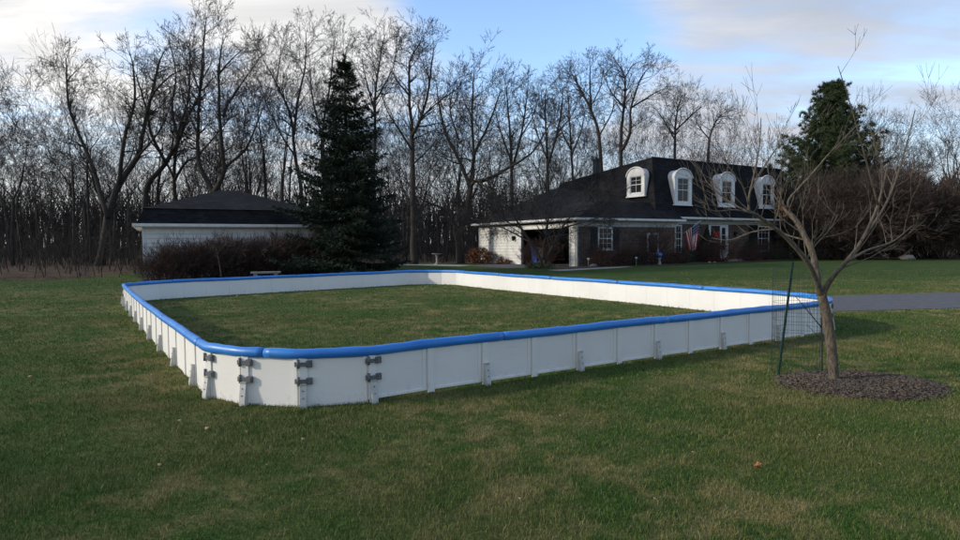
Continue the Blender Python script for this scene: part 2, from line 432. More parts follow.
# ------------------------------------------------------------------ bare trees
def rvec(): 
    return Vector((random.gauss(0, 1), random.gauss(0, 1), random.gauss(0, 1))).normalized()
def grow(tr, cw, p, d, r, L, lvl, rmin, maxl, up=.06, wob=.16, kids=1.0, ang=(28, 60), sides=3):
    """one branch with its side branches; thick ones go to tr, the rest to cw"""
    n = max(2 if lvl > 3 and r > .0075 else 3, min(7, int(L/.45))); st = L/n; pts = [p.copy()]; rad = [r]
    d = d.normalized(); cand = []
    for i in range(n):
        d = (d + rvec()*wob + Vector((0, 0, up))).normalized(); p = p+d*st
        t = (i+1)/n; rr = r*(1-.62*t); pts.append(p.copy()); rad.append(max(rr, rmin*.7))
        if t > .22: cand.append((p.copy(), d.copy(), rr, t))
    (tr if r > .05 else cw).tube(pts, rad, 6 if r > .09 else (4 if r > .03 else sides), cap=False, smooth=r > .03)
    if lvl >= maxl: return
    nk = kids*(3.2 if lvl < 2 else 2.6); nk = int(nk)+(random.random() < nk-int(nk))
    for k in range(nk):
        q, dd, rr, t = random.choice(cand)
        a = R(random.uniform(*ang)); ax = dd.cross(rvec()).normalized()
        nd = Matrix.Rotation(a, 3, ax) @ dd
        grow(tr, cw, q, nd, max(rr*random.uniform(.45, .7), rmin), L*random.uniform(.45, .72), lvl+1, rmin, maxl, up, wob*1.05, kids, ang, sides)
    for k in range(2):                                                    # the tip forks on
        a = R(random.uniform(8, 28)); ax = d.cross(rvec()).normalized(); nd = Matrix.Rotation(a, 3, ax) @ d
        grow(tr, cw, p, nd, max(rad[-1]*.85, rmin), L*random.uniform(.5, .75), lvl+1, rmin, maxl, up, wob, kids, ang, sides)

def wood_tree(H, r0, fork, nlead, spread, maxl=5, rmin=.011, kids=1.0, lean=.04):
    tr, cw = MB(), MB(); d = (Z+Vector((random.gauss(0, lean), random.gauss(0, lean), 0))).normalized()
    p = Vector((0, 0, -.1)); n = 7; pts = [p.copy()]; rad = [r0*1.35]
    hf = H*fork
    for i in range(n):
        d = (d+rvec()*.05+Z*.03).normalized(); p = p+d*hf/n; pts.append(p.copy()); rad.append(r0*(1-.28*(i+1)/n))
        if i > 2 and random.random() < .55:
            a = R(random.uniform(45, 75)); nd = Matrix.Rotation(a, 3, d.cross(rvec()).normalized()) @ d
            grow(tr, cw, p, nd, rad[-1]*.32, H*.20, 2, rmin, maxl, .07, .18, kids)
    tr.tube(pts, rad, 9, cap=False)
    a0 = random.uniform(0, 6.28)
    for k in range(nlead):
        a = R(random.uniform(spread*.5, spread*1.2)) if nlead > 1 else R(3); az = a0+k*2*PI/nlead+random.uniform(-.4, .4)
        nd = Matrix.Rotation(a, 3, Vector((math.cos(az), math.sin(az), 0))) @ d
        grow(tr, cw, p, nd, rad[-1]*(.80 if nlead == 1 else .66), (H-hf)*random.uniform(.40, .50), 1, rmin, maxl, .03, .15, kids, (30, 70))
    return tr, cw

def hero(name, label, Y, paths, base_r, rmin=.011, kids=.62, twl=2.0, cat='tree', group=None, tm='bark', cm='twig', maxl=5, up=.015, depth=1.0, dens=1.7, base=None):
    """a tree with its own limbs: paths of points seen in the photo, spread in depth; the first path is the stem"""
    b = base or at(*paths[0][0][0], Y); b.z = gz(b.x, b.y)
    root = tag(empty(name, b), label, cat, group)
    tr, cw = MB(), MB()
    for k, (pp, ra, rb, ys) in enumerate(paths):
        n = len(pp); P3 = []
        for i, (x, y) in enumerate(pp):
            P3.append(at(x, y, Y+ys*depth*(i/(n-1)) )-b)
        if k == 0: P3[0].z = -.08
        # refine the path
        Q = []; Rr = []
        for i in range(n-1):
            m = 4
            for j in range(m):
                f = j/m; p0 = P3[max(i-1, 0)]; p1 = P3[i]; p2 = P3[i+1]; p3 = P3[min(i+2, n-1)]
                q = .5*((2*p1)+(p2-p0)*f+(2*p0-5*p1+4*p2-p3)*f*f+(3*p1-p0-3*p2+p3)*f**3); s = (i+f)/(n-1)
                Q.append(q+rvec()*ra*.12*(0 if i+j == 0 else 1)); Rr.append(ra+(rb-ra)*s)
        Q.append(P3[-1]); Rr.append(rb)
        if k == 0: Rr[0] *= 1.3; Rr[1] *= 1.08
        tr.tube(Q, Rr, 9 if ra > .1 else 6, cap=True)
        L = sum((Q[i+1]-Q[i]).length for i in range(len(Q)-1))
        cnt = int(dens*L*1.15*(1 if k else .8))
        for c in range(cnt):
            s = random.uniform(.2 if k else .5, 1)
            i = min(int(s*(len(Q)-1)), len(Q)-2); dd = (Q[i+1]-Q[i]).normalized()
            nd = Matrix.Rotation(R(random.uniform(25, 65)), 3, dd.cross(rvec()).normalized()) @ dd
            grow(tr, cw, Q[i], nd, max(min(Rr[i]*.5, .055), rmin), twl*random.uniform(.5, 1.1)*(1.15-.45*s), 2, rmin, maxl, up, .22, kids, (30, 72))
        dd = (Q[-1]-Q[-2]).normalized()
        for c in range(2):
            nd = Matrix.Rotation(R(random.uniform(5, 25)), 3, dd.cross(rvec()).normalized()) @ dd
            grow(tr, cw, Q[-1], nd, max(rb*.8, rmin), twl*.42, 2, rmin, maxl, up, .15, kids)
    tr.build('trunk', MAT[tm], root); cw.build('crown', MAT[cm], root)
    return root

def woods():
    temps = []
    for k, a in enumerate([(18, .22, .32, 3, 32), (20, .20, .42, 2, 26), (16, .15, .28, 3, 30), (18, .13, .5, 1, 10), (15, .12, .33, 2, 26), (19, .25, .28, 4, 38), (16, .10, .45, 1, 10), (13, .085, .3, 2, 24)]):
        tr, cw = wood_tree(*a, maxl=6 if k not in (3, 6) else 7, rmin=.010, kids=.44)
        mt = tr.mesh('trunk'); mt.materials.append(MAT['bark']); mc = cw.mesh('crown'); mc.materials.append(MAT['twig'])
        temps.append((mt, mc, a[0]))
    cnt = 0; tries = 0; spots = []
    while cnt < 215 and tries < 12000:
        tries += 1
        Y = 45+58*random.random()**1.25; X = random.uniform(-.95, .98)*Y
        if X > 0 and Y < 62: continue                                  # the house and its yard
        if X > 26 and Y < 75: continue
        if any((X-a)**2+(Y-b)**2 < 3.2 for a, b in spots): continue
        spots.append((X, Y)); k = random.choice((0, 1, 1, 2, 2, 3, 3, 3, 4, 4, 6, 6, 6, 7)); mt, mc, h = temps[k]
        px = 480+FPX*X/Y
        lim = 15 if px < 560 else (12.5 if px > 690 else 14)
        sc = random.uniform(.85, 1.3)
        hmax = (246-((60 if Y < 58 else 125) if px < 330 else (80 if Y < 58 else 110) if px < 560 else 118 if px < 660 else 130))/FPX*Y+1.6
        sc = min(sc, hmax/h*random.uniform(.7, 1.06))
        if sc < .35: continue
        r = tag(empty('bare_tree', (X, Y, gz(X, Y)), random.uniform(0, 6.28)),
                'leafless grey brown tree standing among many alike in the dense woods behind the gardens', 'tree', 'bare trees of the woods')
        r.scale = (sc*random.uniform(.9, 1.1), sc*random.uniform(.9, 1.1), sc)
        for nm, me in (('trunk', mt), ('crown', mc)):
            o = bpy.data.objects.new(nm, me); COL.objects.link(o); o.parent = r
        cnt += 1
    return temps
TEMPS = woods()

hero('bare_tree', 'leafless tree whose thick stem leans right at the left end of the white garage', 44,
     [([(100, 268), (108, 218), (119, 184), (137, 158), (142, 138), (152, 93), (160, 60)], .30, .07, 3), ([(142, 138), (150, 100), (168, 78), (182, 70)], .10, .03, -2),
      ([(119, 184), (124, 140), (135, 100), (132, 60)], .16, .04, -3), ([(108, 218), (90, 160), (70, 110), (66, 60)], .18, .04, 2), ([(137, 158), (160, 130), (172, 100)], .09, .03, 3)], .3)
hero('bare_tree', 'leafless tree with a stem bowed right behind the garage roof beside the forked one', 47,
     [([(145, 270), (145, 215), (148, 185), (165, 164), (179, 140), (187, 118), (200, 92), (204, 60)], .26, .05, 2), ([(166, 163), (152, 136), (146, 108), (137, 78)], .14, .04, -3),
      ([(179, 140), (172, 108), (176, 75), (170, 45)], .11, .03, 2)], .26)
hero('bare_tree', 'straight leafless tree rising behind the middle of the garage roof with low side limbs', 50,
     [([(177, 270), (175.5, 205), (174, 178), (177, 140), (188, 100), (190, 60)], .2, .05, 2), ([(174.5, 180), (186, 162), (196, 157), (212, 140), (226, 122)], .12, .03, -2), ([(174, 178), (163, 157), (150, 140), (142, 122)], .11, .03, 2)], .2)
hero('bare_tree', 'tall leafless tree forking low into two long leaders behind the garage roof peak', 44,
     [([(214, 270), (214, 205), (212, 190), (199, 163), (198, 135), (200, 92), (203, 52), (206, 22)], .24, .03, 1), ([(214, 192), (220, 182), (224, 168), (221, 138), (219, 100), (219, 72), (222, 45)], .2, .04, -2),
      ([(219, 74), (230, 61), (244, 48)], .07, .02, -2), ([(223, 116), (229, 102), (244, 80), (260, 58)], .10, .025, 2), ([(224, 168), (244, 151), (253, 134), (262, 110)], .11, .03, -2), ([(198, 135), (185, 105), (180, 80)], .08, .025, 2), ([(200, 92), (190, 62), (190, 35)], .06, .02, -1)], .26)
hero('bare_tree', 'slender leafless tree with limbs crossing in a V between garage and spruce', 46,
     [([(303, 268), (301, 190), (295, 156), (291, 118), (276, 83), (263, 60)], .18, .03, 2), ([(294, 135), (298, 100), (305, 67), (306, 34)], .11, .025, -1), ([(295, 156), (282, 136), (270, 112), (262, 95)], .08, .025, 1), ([(276, 83), (280, 60), (281, 45)], .05, .02, 1)], .18)
hero('bare_tree', 'leafless tree whose top shows just left of the spruce tip', 50,
     [([(326, 268), (324, 190), (322, 136), (330, 84), (334, 42)], .18, .03, 1), ([(322, 136), (312, 95), (310, 60)], .09, .025, 1), ([(325, 110), (340, 75), (348, 45)], .07, .02, 2)], .18)
hero('bare_tree', 'leafless tree whose top shows just right of the spruce tip', 50,
     [([(372, 268), (373, 190), (375, 135), (375, 100), (378, 72), (384, 38)], .19, .03, 1), ([(375, 112), (366, 80), (362, 58)], .08, .02, -2), ([(376, 100), (392, 70), (396, 50)], .07, .02, 2)], .19)
hero('bare_tree', 'tall straight leafless tree with a bare lower trunk right of the spruce', 41,
     [([(414, 268), (413.5, 230), (413, 195), (412, 150), (412, 132), (409, 92), (410, 62), (419, 45)], .25, .03, 1), ([(412, 136), (419, 122), (427, 98), (432, 62), (434, 48)], .13, .025, -2),
      ([(413, 134), (422, 118), (436, 104), (457, 89)], .10, .025, 2), ([(409, 95), (398, 82), (391, 70)], .08, .02, 1), ([(412, 150), (398, 128), (388, 112), (382, 95)], .09, .02, -2), ([(412, 165), (428, 150), (438, 138)], .06, .02, 2)], .27)
hero('bare_tree', 'stout crooked leafless tree forking broadly at mid height left of the house', 42,
     [([(460.5, 265), (459, 245), (459, 232), (465, 219), (470.5, 187)], .30, .2, 0), ([(470, 188), (466, 176), (455, 152), (446, 134), (440, 110), (437, 88)], .16, .03, 2), ([(471, 186), (476, 181), (486, 180), (520, 161), (534, 150), (548, 128)], .15, .03, -3),
      ([(471, 187), (473, 165), (476, 150), (487, 128), (496, 105), (500, 92)], .15, .03, 2), ([(474, 160), (472, 118), (473, 90), (474, 70)], .11, .025, 3), ([(459, 232), (447, 212), (432, 204), (417, 197)], .12, .03, -2), ([(487, 180), (497, 196), (512, 205), (524, 206)], .08, .02, -2), ([(459, 140), (450, 110), (455, 85)], .07, .02, -1)], .32)
hero('bare_tree', 'slim leafless tree leaning left above the dark garage wing roof', 62,
     [([(603, 250), (602, 190), (599, 136), (590, 108), (578, 86), (572, 74)], .26, .04, 2), ([(591, 110), (590, 82), (590, 66)], .12, .03, -2), ([(599, 136), (612, 112), (614, 95)], .1, .03, 2), ([(590, 108), (600, 88), (603, 72)], .08, .025, 2)], .26)
hero('bare_tree', 'rounded leafless tree with two close stems above the house roof', 62,
     [([(622, 250), (621, 190), (621, 136), (624, 107), (625, 78), (617, 63)], .26, .04, 1), ([(622, 150), (630, 133), (631, 108), (640, 80), (647, 70)], .19, .03, -2), ([(624, 107), (611, 92), (605, 78)], .1, .03, 2), ([(631, 108), (650, 96), (660, 90)], .1, .03, 2), ([(625, 78), (632, 66), (638, 62)], .07, .02, 0)], .26)
hero('bare_tree', 'small upright leafless tree behind the house roof, left of the smallest one', 66,
     [([(675, 250), (675, 170), (675, 136), (677, 112), (681, 99)], .2, .03, 0), ([(675, 140), (665, 122), (658, 112)], .1, .03, 2), ([(676, 130), (692, 115), (700, 108)], .1, .03, -2)], .2, twl=2.2)
hero('bare_tree', 'smallest leafless tree showing above the house roof toward the right', 70,
     [([(708, 250), (708, 170), (710, 137), (717, 120), (722, 115)], .2, .03, 0), ([(710, 140), (700, 128), (696, 120)], .09, .03, 1)], .2, twl=2.0)

hero('bare_tree', 'bushy upright leafless tree between the crooked tree and the house, nearer the crooked one', 52,
     [([(512, 262), (512, 200), (511, 150), (508, 110), (506, 84)], .2, .03, 1), ([(512, 170), (521, 135), (526, 105), (528, 84)], .12, .025, -2), ([(511, 160), (500, 130), (495, 108)], .1, .02, 2), ([(520, 138), (532, 118), (538, 100)], .07, .02, 1)], .2, twl=1.8)
hero('bare_tree', 'bushy upright leafless tree just left of the house chimney flue', 56,
     [([(548, 258), (548, 195), (547, 150), (545, 112), (546, 88)], .2, .03, 1), ([(548, 165), (558, 130), (562, 104), (563, 88)], .12, .025, -2), ([(547, 158), (535, 128), (531, 106)], .1, .02, 2), ([(557, 134), (572, 115), (578, 100)], .07, .02, 1)], .2, twl=1.8)
hero('bare_tree', 'thin leafless tree right beside the chimney flue of the house', 66,
     [([(574, 255), (573, 190), (571, 145), (569, 115), (568, 96)], .18, .03, 1), ([(572, 155), (582, 128), (585, 108)], .1, .02, -1), ([(571, 150), (560, 126), (557, 110)], .09, .02, 2)], .18, twl=1.8)

def far_woods():
    """the woods beyond, where stems run into one mass"""
    m = MB()
    for k in range(3500):
        Y = random.uniform(84, 140); X = random.uniform(-1.0, 1.0)*Y; h = random.uniform(6, 17) if X < 12 else random.uniform(5, 11)
        r = random.uniform(.04, .16); b = Vector((X, Y, .2)); d = (Z+rvec()*.12).normalized(); p = b+d*h*.55
        m.tube([b, b+d*h*.3, p], [r, r*.8, r*.6], 4, cap=False)
        for j in range(9):
            q = b+d*h*random.uniform(.22, .58); dd = (d+rvec()*.8+Z*.3).normalized(); e = q+dd*h*random.uniform(.15, .42)
            m.tube([q, (q+e)/2+rvec()*.2, e], [r*.45, r*.3, .025], 3, cap=False)
    tag(m.build('woods', MAT['twig']), 'dense far woods of thin bare stems closing the view', 'woods', kind='stuff')
    m = MB()
    for k in range(7700):
        Y = random.uniform(43, 92) if k < 6600 else random.uniform(29, 48); X = random.uniform(-1.0, 1.0)*Y
        if k >= 6600 and X > -17.2: continue
        if X > -.5 and Y < 60: continue
        h = random.uniform(.8, 4.8)*random.uniform(.45, 1); b = Vector((X, Y, gz(X, Y)-.03)); d = (Z+rvec()*.28).normalized(); e = b+d*h
        m.tube([b, (b+e)/2+rvec()*.1*h*.3, e], [.022, .016, .008], 3, cap=False)
        for j in range(5):
            q = b.lerp(e, random.uniform(.25, .95)); dd = (d+rvec()*.9).normalized()
            m.tube([q, q+dd*h*.3], [.011, .007], 3, cap=False)
    tag(m.build('undergrowth', MAT['twig']), 'tangle of thin brown saplings and brush on the woods floor', 'undergrowth', kind='stuff')
far_woods()

# ------------------------------------------------------------------ conifers
def needles(base, dirs, n, L, w, spread, droop=0):
    """n narrow needle sprays (one triangle each) per base point"""
    B = np.repeat(base, n, 0); D = np.repeat(dirs, n, 0)
    D = D + rng.normal(0, spread, B.shape); D[:, 2] -= droop; D /= np.linalg.norm(D, axis=1, keepdims=True)
    A = rng.normal(0, 1, B.shape); S_ = np.cross(D, A); S_ /= np.linalg.norm(S_, axis=1, keepdims=True)
    l = L*rng.uniform(.55, 1.15, (len(B), 1)); ww = w*rng.uniform(.6, 1.2, (len(B), 1))
    P0 = B-S_*ww*.5; P1 = B+S_*ww*.5; P2 = B+D*l
    V = np.stack([P0, P1, P2], 1).reshape(-1, 3); F = np.arange(len(V)).reshape(-1, 3)
    return V, F
def spruce(loc, H, rad, label, mt='spruce', name='spruce_tree'):
    root = tag(empty(name, loc, 0), label, 'tree'); tr = MB()
    tr.tube([(0, 0, -.1), (.02, .0, H*.4), (-.02, .02, H*.75), (0, 0, H*.99)], [.20, .14, .06, .015], 8)
    pts = []; drs = []
    z = .45
    while z < H*.985:
        t = z/H; Lm = rad*(1-t)**.80*(.92+.08*math.sin(z*3)); nb = 9 if t < .8 else 6; a0 = random.uniform(0, 6.28)
        if t < .09: Lm *= .75+2.5*t
        for k in range(nb):
            az = a0+k*2*PI/nb+random.uniform(-.25, .25); L = max(.2, Lm*random.uniform(.55, 1.2)); zz = z+random.uniform(-.22, .22)
            sl = .25-.62*(1-t)+random.uniform(-.1, .1)
            P = []; n = max(3, int(L/.22))
            for i in range(n+1):
                s = i/n; P.append(Vector((math.cos(az)*L*s, math.sin(az)*L*s, zz+L*(sl*s+.30*s*s*(1-t*.3)))))
            tr.tube(P, [max(.006, .03*(1-i/n)*(1-t*.6)) for i in range(n+1)], 3, cap=False)
            for i in range(1, n+1):
                d = (P[i]-P[i-1]).normalized(); sd_ = Vector((-math.sin(az), math.cos(az), 0)); s = i/n
                wid = L*.42*(1.05-s)+.10
                for sg in (-1, 1):
                    m = max(2, int(wid/.13))
                    for j in range(m):
                        f = (j+random.random())/m
                        q = P[i]+(sd_*sg*wid*f)+d*wid*f*.55+Vector((0, 0, -.16*wid*f+random.uniform(-.05, .05)))-d*random.random()*.15
                        pts.append(q); drs.append((d*.8+sd_*sg*.7+Vector((0, 0, -.25))))
                pts.append(P[i]); drs.append(d)
        z += .30+.14*(1-t)
    for i in range(26):
        pts.append(Vector((0, 0, H*(.93+.07*i/26)))); drs.append(Vector((random.gauss(0, .6), random.gauss(0, .6), .9)))
    V, F = needles(np.array(pts), np.array(drs), 8, .25, .045, .5, .10)
    tr.build('trunk', MAT['bark'], root); np_mesh('crown', V, F, MAT[mt], root)
    return root
spruce((-6.35, 29.2, gz(0, 29.2)), 10.5, 3.75, 'tall dark blue green spruce standing behind the far rink wall')
def pine(loc, H, rad, label):
    root = tag(empty('pine_tree', loc), label, 'tree'); tr = MB(); pts = []; drs = []
    tr.tube([(0, 0, -.1), (.05, .1, H*.5), (-.05, 0, H*.95)], [.3, .18, .03], 8)
    z = H*.16
    while z < H*.98:
        t = z/H; nb = 7; a0 = random.uniform(0, 6.28)
        for k in range(nb):
            az = a0+k*2*PI/nb+random.uniform(-.3, .3); L = rad*min(1, (1-t)*1.55+.10)*random.uniform(.6, 1.1); n = max(3, int(L/.4)); P = []
            for i in range(n+1):
                s = i/n; P.append(Vector((math.cos(az)*L*s, math.sin(az)*L*s, z+L*(.02*s+.42*s*s))))
            tr.tube(P, [max(.012, .06*(1-i/n)) for i in range(n+1)], 4, cap=False)
            for i in range(max(1, n//3), n+1):
                for j in range(5):
                    o = rvec()*random.uniform(.1, .55); o.z = abs(o.z)*.5; q = P[i]+o
                    tr.tube([P[i], q], [.012, .006], 3, cap=False)
                    for w in range(3): pts.append(q+rvec()*.10); drs.append((o.normalized()*.5+Vector((0, 0, .55))))
        z += .46
    V, F = needles(np.array(pts), np.array(drs), 13, .32, .05, .75)
    tr.build('trunk', MAT['bark'], root); np_mesh('crown', V, F, MAT['pine'], root); return root
pine((28.9, 50, .27), 14.1, 4.5, 'large green pine with upswept tufted branches rising beyond the right end of the house')

# ------------------------------------------------------------------ the house
TH = R(31.5); K = Vector((5.544, 34.6, .27)); GZ = .27
def house():
    h = tag(empty('house', K, TH), 'two storey brick house with black mansard roof, white arched dormers and a garage wing', 'house')
    def z(v): return v-GZ
    def siding(mb, pt, x0, x1, z0, z1, course=.2):
        """lapped boards; pt(x, out, z) gives the point"""
        zz = z0
        while zz < z1-.01:
            e = min(zz+course, z1)
            mb.add([pt(x0, .045, zz), pt(x1, .045, zz), pt(x1, .004, e), pt(x0, .004, e)], [(0, 1, 2, 3)])
            mb.add([pt(x0, 0, zz), pt(x1, 0, zz), pt(x1, .045, zz), pt(x0, .045, zz)], [(0, 1, 2, 3)])
            zz = e
    # garage side wall: boards round a wide open doorway
    EZ = z(2.78)
    m = MB()
    pt = lambda b, o, zz: (-o, b, zz)
    siding(m, pt, 5.42, 10.6, 0, EZ); siding(m, pt, 0.0, .60, 0, EZ); siding(m, pt, .60, 5.42, z(2.5), EZ)
    siding(m, lambda a, o, zz: (a, 10.6+o, zz), 0, 8, 0, EZ)
    m.box(.001, 5.42, 0, .12, 10.6, EZ); m.box(.001, .0, 0, .12, .60, EZ); m.box(.001, .60, z(2.5), .12, 5.42, EZ); m.box(.12, 10.48, 0, 8, 10.6, EZ)
    m.build('siding_wall', MAT['siding'], h)
    m = MB()
    for b in (.52, 5.42): m.box(-.06, b, 0, .10, b+.10, z(2.5))
    m.box(-.06, .52, z(2.5), .10, 5.52, z(2.62))
    m.build('garage_door_frame', MAT['trim'], h)
    for b in (-.04, 10.52): m = MB(); m.box(-.06, b, 0, .02, b+.12, EZ); m.build('corner_board', MAT['trim'], h)
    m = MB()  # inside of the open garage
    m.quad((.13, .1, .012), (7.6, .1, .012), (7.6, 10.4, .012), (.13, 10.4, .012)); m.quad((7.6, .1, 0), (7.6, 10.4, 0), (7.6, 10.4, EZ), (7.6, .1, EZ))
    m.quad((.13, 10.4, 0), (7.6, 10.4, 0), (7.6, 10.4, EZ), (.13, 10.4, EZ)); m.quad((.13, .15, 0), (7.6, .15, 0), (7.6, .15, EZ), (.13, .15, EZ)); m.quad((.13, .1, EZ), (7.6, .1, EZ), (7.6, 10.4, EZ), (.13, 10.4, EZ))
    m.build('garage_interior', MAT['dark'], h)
    # brick walls
    m = MB(); B1 = .8
    m.box(.03, 0, 0, 8.15, .14, z(2.75)); m.box(8.02, .14, 0, 8.15, B1, z(2.75)); m.box(8.15, B1, 0, 22.0, B1+.2, z(2.9)); m.box(21.8, B1+.2, 0, 22.0, 10.8, z(3.1)); m.box(8, 10.62, 0, 21.8, 10.8, z(3.1))
    m.build('wall', MAT['brick'], h)
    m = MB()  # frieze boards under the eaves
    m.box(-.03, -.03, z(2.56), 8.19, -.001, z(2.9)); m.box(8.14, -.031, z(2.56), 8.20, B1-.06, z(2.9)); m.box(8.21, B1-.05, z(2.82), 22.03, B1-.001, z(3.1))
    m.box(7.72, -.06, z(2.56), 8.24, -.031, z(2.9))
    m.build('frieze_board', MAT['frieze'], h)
    m = MB()  # soffits
    m.box(-.40, -.40, z(2.9), 8.6, .3, z(2.93)); m.box(-.40, .3, z(2.9), .1, 11.0, z(2.93)); m.box(8.2, .25, z(3.11), 22.2, B1+.05, z(3.14)); m.build('soffit', MAT['trim'], h)
    m = MB()  # gutters with their fall pipes
    m.box(-.50, -.50, z(2.93), 8.65, -.39, z(3.05)); m.box(-.50, -.388, z(2.93), -.39, 11.0, z(3.05)); m.box(8.67, .16, z(3.14), 22.3, .27, z(3.26))
    m.tube([(8.45, -.42, z(2.93)), (8.12, -.06, z(2.7)), (8.1, -.06, .05)], .035, 6); m.tube([(21.9, .25, z(3.14)), (21.9, B1-.05, z(2.8)), (21.9, B1-.05, .05)], .035, 6); m.tube([(-.42, .02, z(2.93)), (-.06, .05, z(2.7)), (-.06, .05, .05)], .035, 6)
    m.build('gutter', MAT['trim'], h)
    # wing roof: steep front skirt, low upper slope, long side slope
    E0 = z(2.99); m = MB()
    A = (-.42, -.42, E0); Bq = (8.62, -.42, E0); Cq = (8.28, 1.0, z(4.15)); D = (2.55, 1.0, z(4.15))
    m.quad(A, Bq, Cq, D); m.quad(Bq, (8.62, .9, E0), Cq)
    Eb = (6.9, 9.6, z(5.85)); Fb = (6.9, 11.0, z(5.85)); Gb = (-.42, 11.0, E0)
    m.quad(A, D, Eb, Fb, Gb); m.quad(D, Cq, (8.28, 3, z(4.5)), (6.9, 3, z(4.55)), Eb); m.quad(Gb, Fb, (8, 11, z(5.85)), (8, 11, E0))
    m.build('wing_roof', MAT['roof'], h, fix=True)
    # mansard roof of the main block
    m = MB(); zb, zt = z(3.25), z(7.16)
    bl, br, tl, tr_ = (6.75, .3, zb), (22.2, .3, zb), (7.55, 1.4, zt), (21.75, 1.4, zt)
    Bl, Br, Tl, Tr = (6.75, 11.2, zb), (22.2, 11.2, zb), (7.3, 10.5, z(6.25)), (21.75, 10.5, z(6.25))
    m.quad(bl, br, tr_, tl); m.quad(Bl, bl, tl, Tl); m.quad(br, Br, Tr, tr_); m.quad(Br, Bl, Tl, Tr); m.quad(tl, tr_, Tr, Tl)
    m.build('mansard_roof', MAT['roof'], h, fix=True)
    m = MB(); m.tube([tl, tr_], .05, 6); m.build('roof_edge_trim', MAT['shutter'], h)
    # chimney flue
    m = MB(); m.box(7.6, 6.75, z(6.0), 7.95, 7.1, z(7.62)); m.box(7.53, 6.68, z(7.62), 8.02, 7.17, z(7.72)); m.tube([(7.775, 6.92, z(7.72)), (7.775, 6.92, z(7.9))], .09, 8)
    m.build('chimney', MAT['shutter'], h)
    # dormers
    def dormer(org, ex, ey, w, hgt, depth):
        """front at org (bottom middle), ex along the wall, ey into the roof"""
        o = Vector(org); ri = w*.5; hs = hgt-ri*.72
        def arch(rw, hh, rise, n=12):
            return [(-rw, 0), (rw, 0)]+[(rw*math.cos(PI*k/n), hh+rise*math.sin(PI*k/n)) for k in range(n+1)]
        out = arch(ri, hs, ri*.72); iw, ih = ri*.64, hs*1.0
        m = MB(); P = [o+ex*x+Z*zz for x, zz in out]
        # front ring: outer arch to inner rectangle with flat head
        hole = [(-iw, .20), (iw, .20), (iw, ih), (-iw, ih)]
        def fr(x, zz, d=0): return o+ex*x+Z*zz+ey*d
        m.prism([fr(-ri, 0), fr(ri, 0), fr(ri, .20), fr(-ri, .20)], ey*.10)
        m.prism([fr(-ri, .2), fr(-iw, .2), fr(-iw, ih), fr(-ri, ih)], ey*.10); m.prism([fr(iw, .2), fr(ri, .2), fr(ri, ih), fr(iw, ih)], ey*.10)
        top = [(ri, ih)]+[(ri*math.cos(PI*k/12), hs+ri*.72*math.sin(PI*k/12)) for k in range(13)]+[(-ri, ih)]
        m.prism([fr(x, zz) for x, zz in top], ey*.10)
        arc2 = [(ri*.97*math.cos(PI*k/12), hs+ri*.69*math.sin(PI*k/12)) for k in range(13)]
        # hood moulding
        hood = [fr(ri*1.04*math.cos(PI*k/12), hs+ri*.75*math.sin(PI*k/12), -.03) for k in range(13)]
        m.tube(hood, .045, 6, smooth=True); m.prism([fr(-ri*1.06, -.06, -.05), fr(ri*1.06, -.06, -.05), fr(ri*1.06, .0, -.05), fr(-ri*1.06, .0, -.05)], ey*.18)
        dm = m.build('dormer', MAT['trim'], h, fix=True)
        c = MB(); n = len(out)
        for k in range(1, n-1):
            (x0, z0), (x1, z1) = out[k], out[(k+1) % n]
            c.add([fr(x0*.93, z0*.985, .10), fr(x1*.93, z1*.985, .10), fr(x1*.93, z1*.985, depth), fr(x0*.93, z0*.985, depth)], [(0, 1, 2, 3)])
        c.add([fr(-ri*.93, 0, .10), fr(-ri*.93, hs*.985, .10), fr(-ri*.93, hs*.985, depth), fr(-ri*.93, 0, depth)], [(0, 1, 2, 3)])
        c.build('dormer_cheek', MAT['trim'], dm)
        g = MB(); g.prism([fr(-iw, .2, .07), fr(iw, .2, .07), fr(iw, ih, .07), fr(-iw, ih, .07)], ey*.02); g.build('window_pane', MAT['glass'], dm, fix=True)
        s = MB(); mid = (.2+ih)/2
        for zz in (.22, mid, ih-.02): s.prism([fr(-iw, zz-.022, .045), fr(iw, zz-.022, .045), fr(iw, zz+.022, .045), fr(-iw, zz+.022, .045)], ey*.022)
        for xx in (-iw+.02, iw-.02): s.prism([fr(xx-.02, .2, .047), fr(xx+.02, .2, .047), fr(xx+.02, ih, .047), fr(xx-.02, ih, .047)], ey*.02)
        s.prism([fr(-.010, .2, .055), fr(.010, .2, .055), fr(.010, ih, .055), fr(-.010, ih, .055)], ey*.012)
        for zz in ((mid+ih)/2,): s.prism([fr(-iw, zz-.009, .056), fr(iw, zz-.009, .056), fr(iw, zz+.009, .056), fr(-iw, zz+.009, .056)], ey*.011)
        s.build('window_sash', MAT['trim'], dm, fix=True)
    X_ = Vector((1, 0, 0)); Y_ = Vector((0, 1, 0))
    for a in (9.42, 13.9, 18.5): dormer((a, .40, z(4.06)), X_, Y_, 1.66, 2.34, 1.0)
    dormer((6.82, 2.12, z(4.66)), -Y_, X_, 1.56, 1.86, 1.0)
    # windows in the walls
    def window(a0, a1, z0, z1, b, shut=(.5, .5), vert=True):
        m = MB(); fwd = b-.05
        m.box(a0-.09, fwd, z0-.09, a0, b-.002, z1+.09); m.box(a1, fwd, z0-.09, a1+.09, b-.002, z1+.09); m.box(a0, fwd, z1, a1, b-.002, z1+.09); m.box(a0-.12, fwd-.04, z0-.15, a1+.12, b-.002, z0-.092)
        m.box(a0, fwd, z0-.09, a1, b-.002, z0); w = m.build('window', MAT['trim'], h)
        g = MB(); g.box(a0, b-.02, z0, a1, b-.003, z1); g.build('window_pane', MAT['glass'], w)
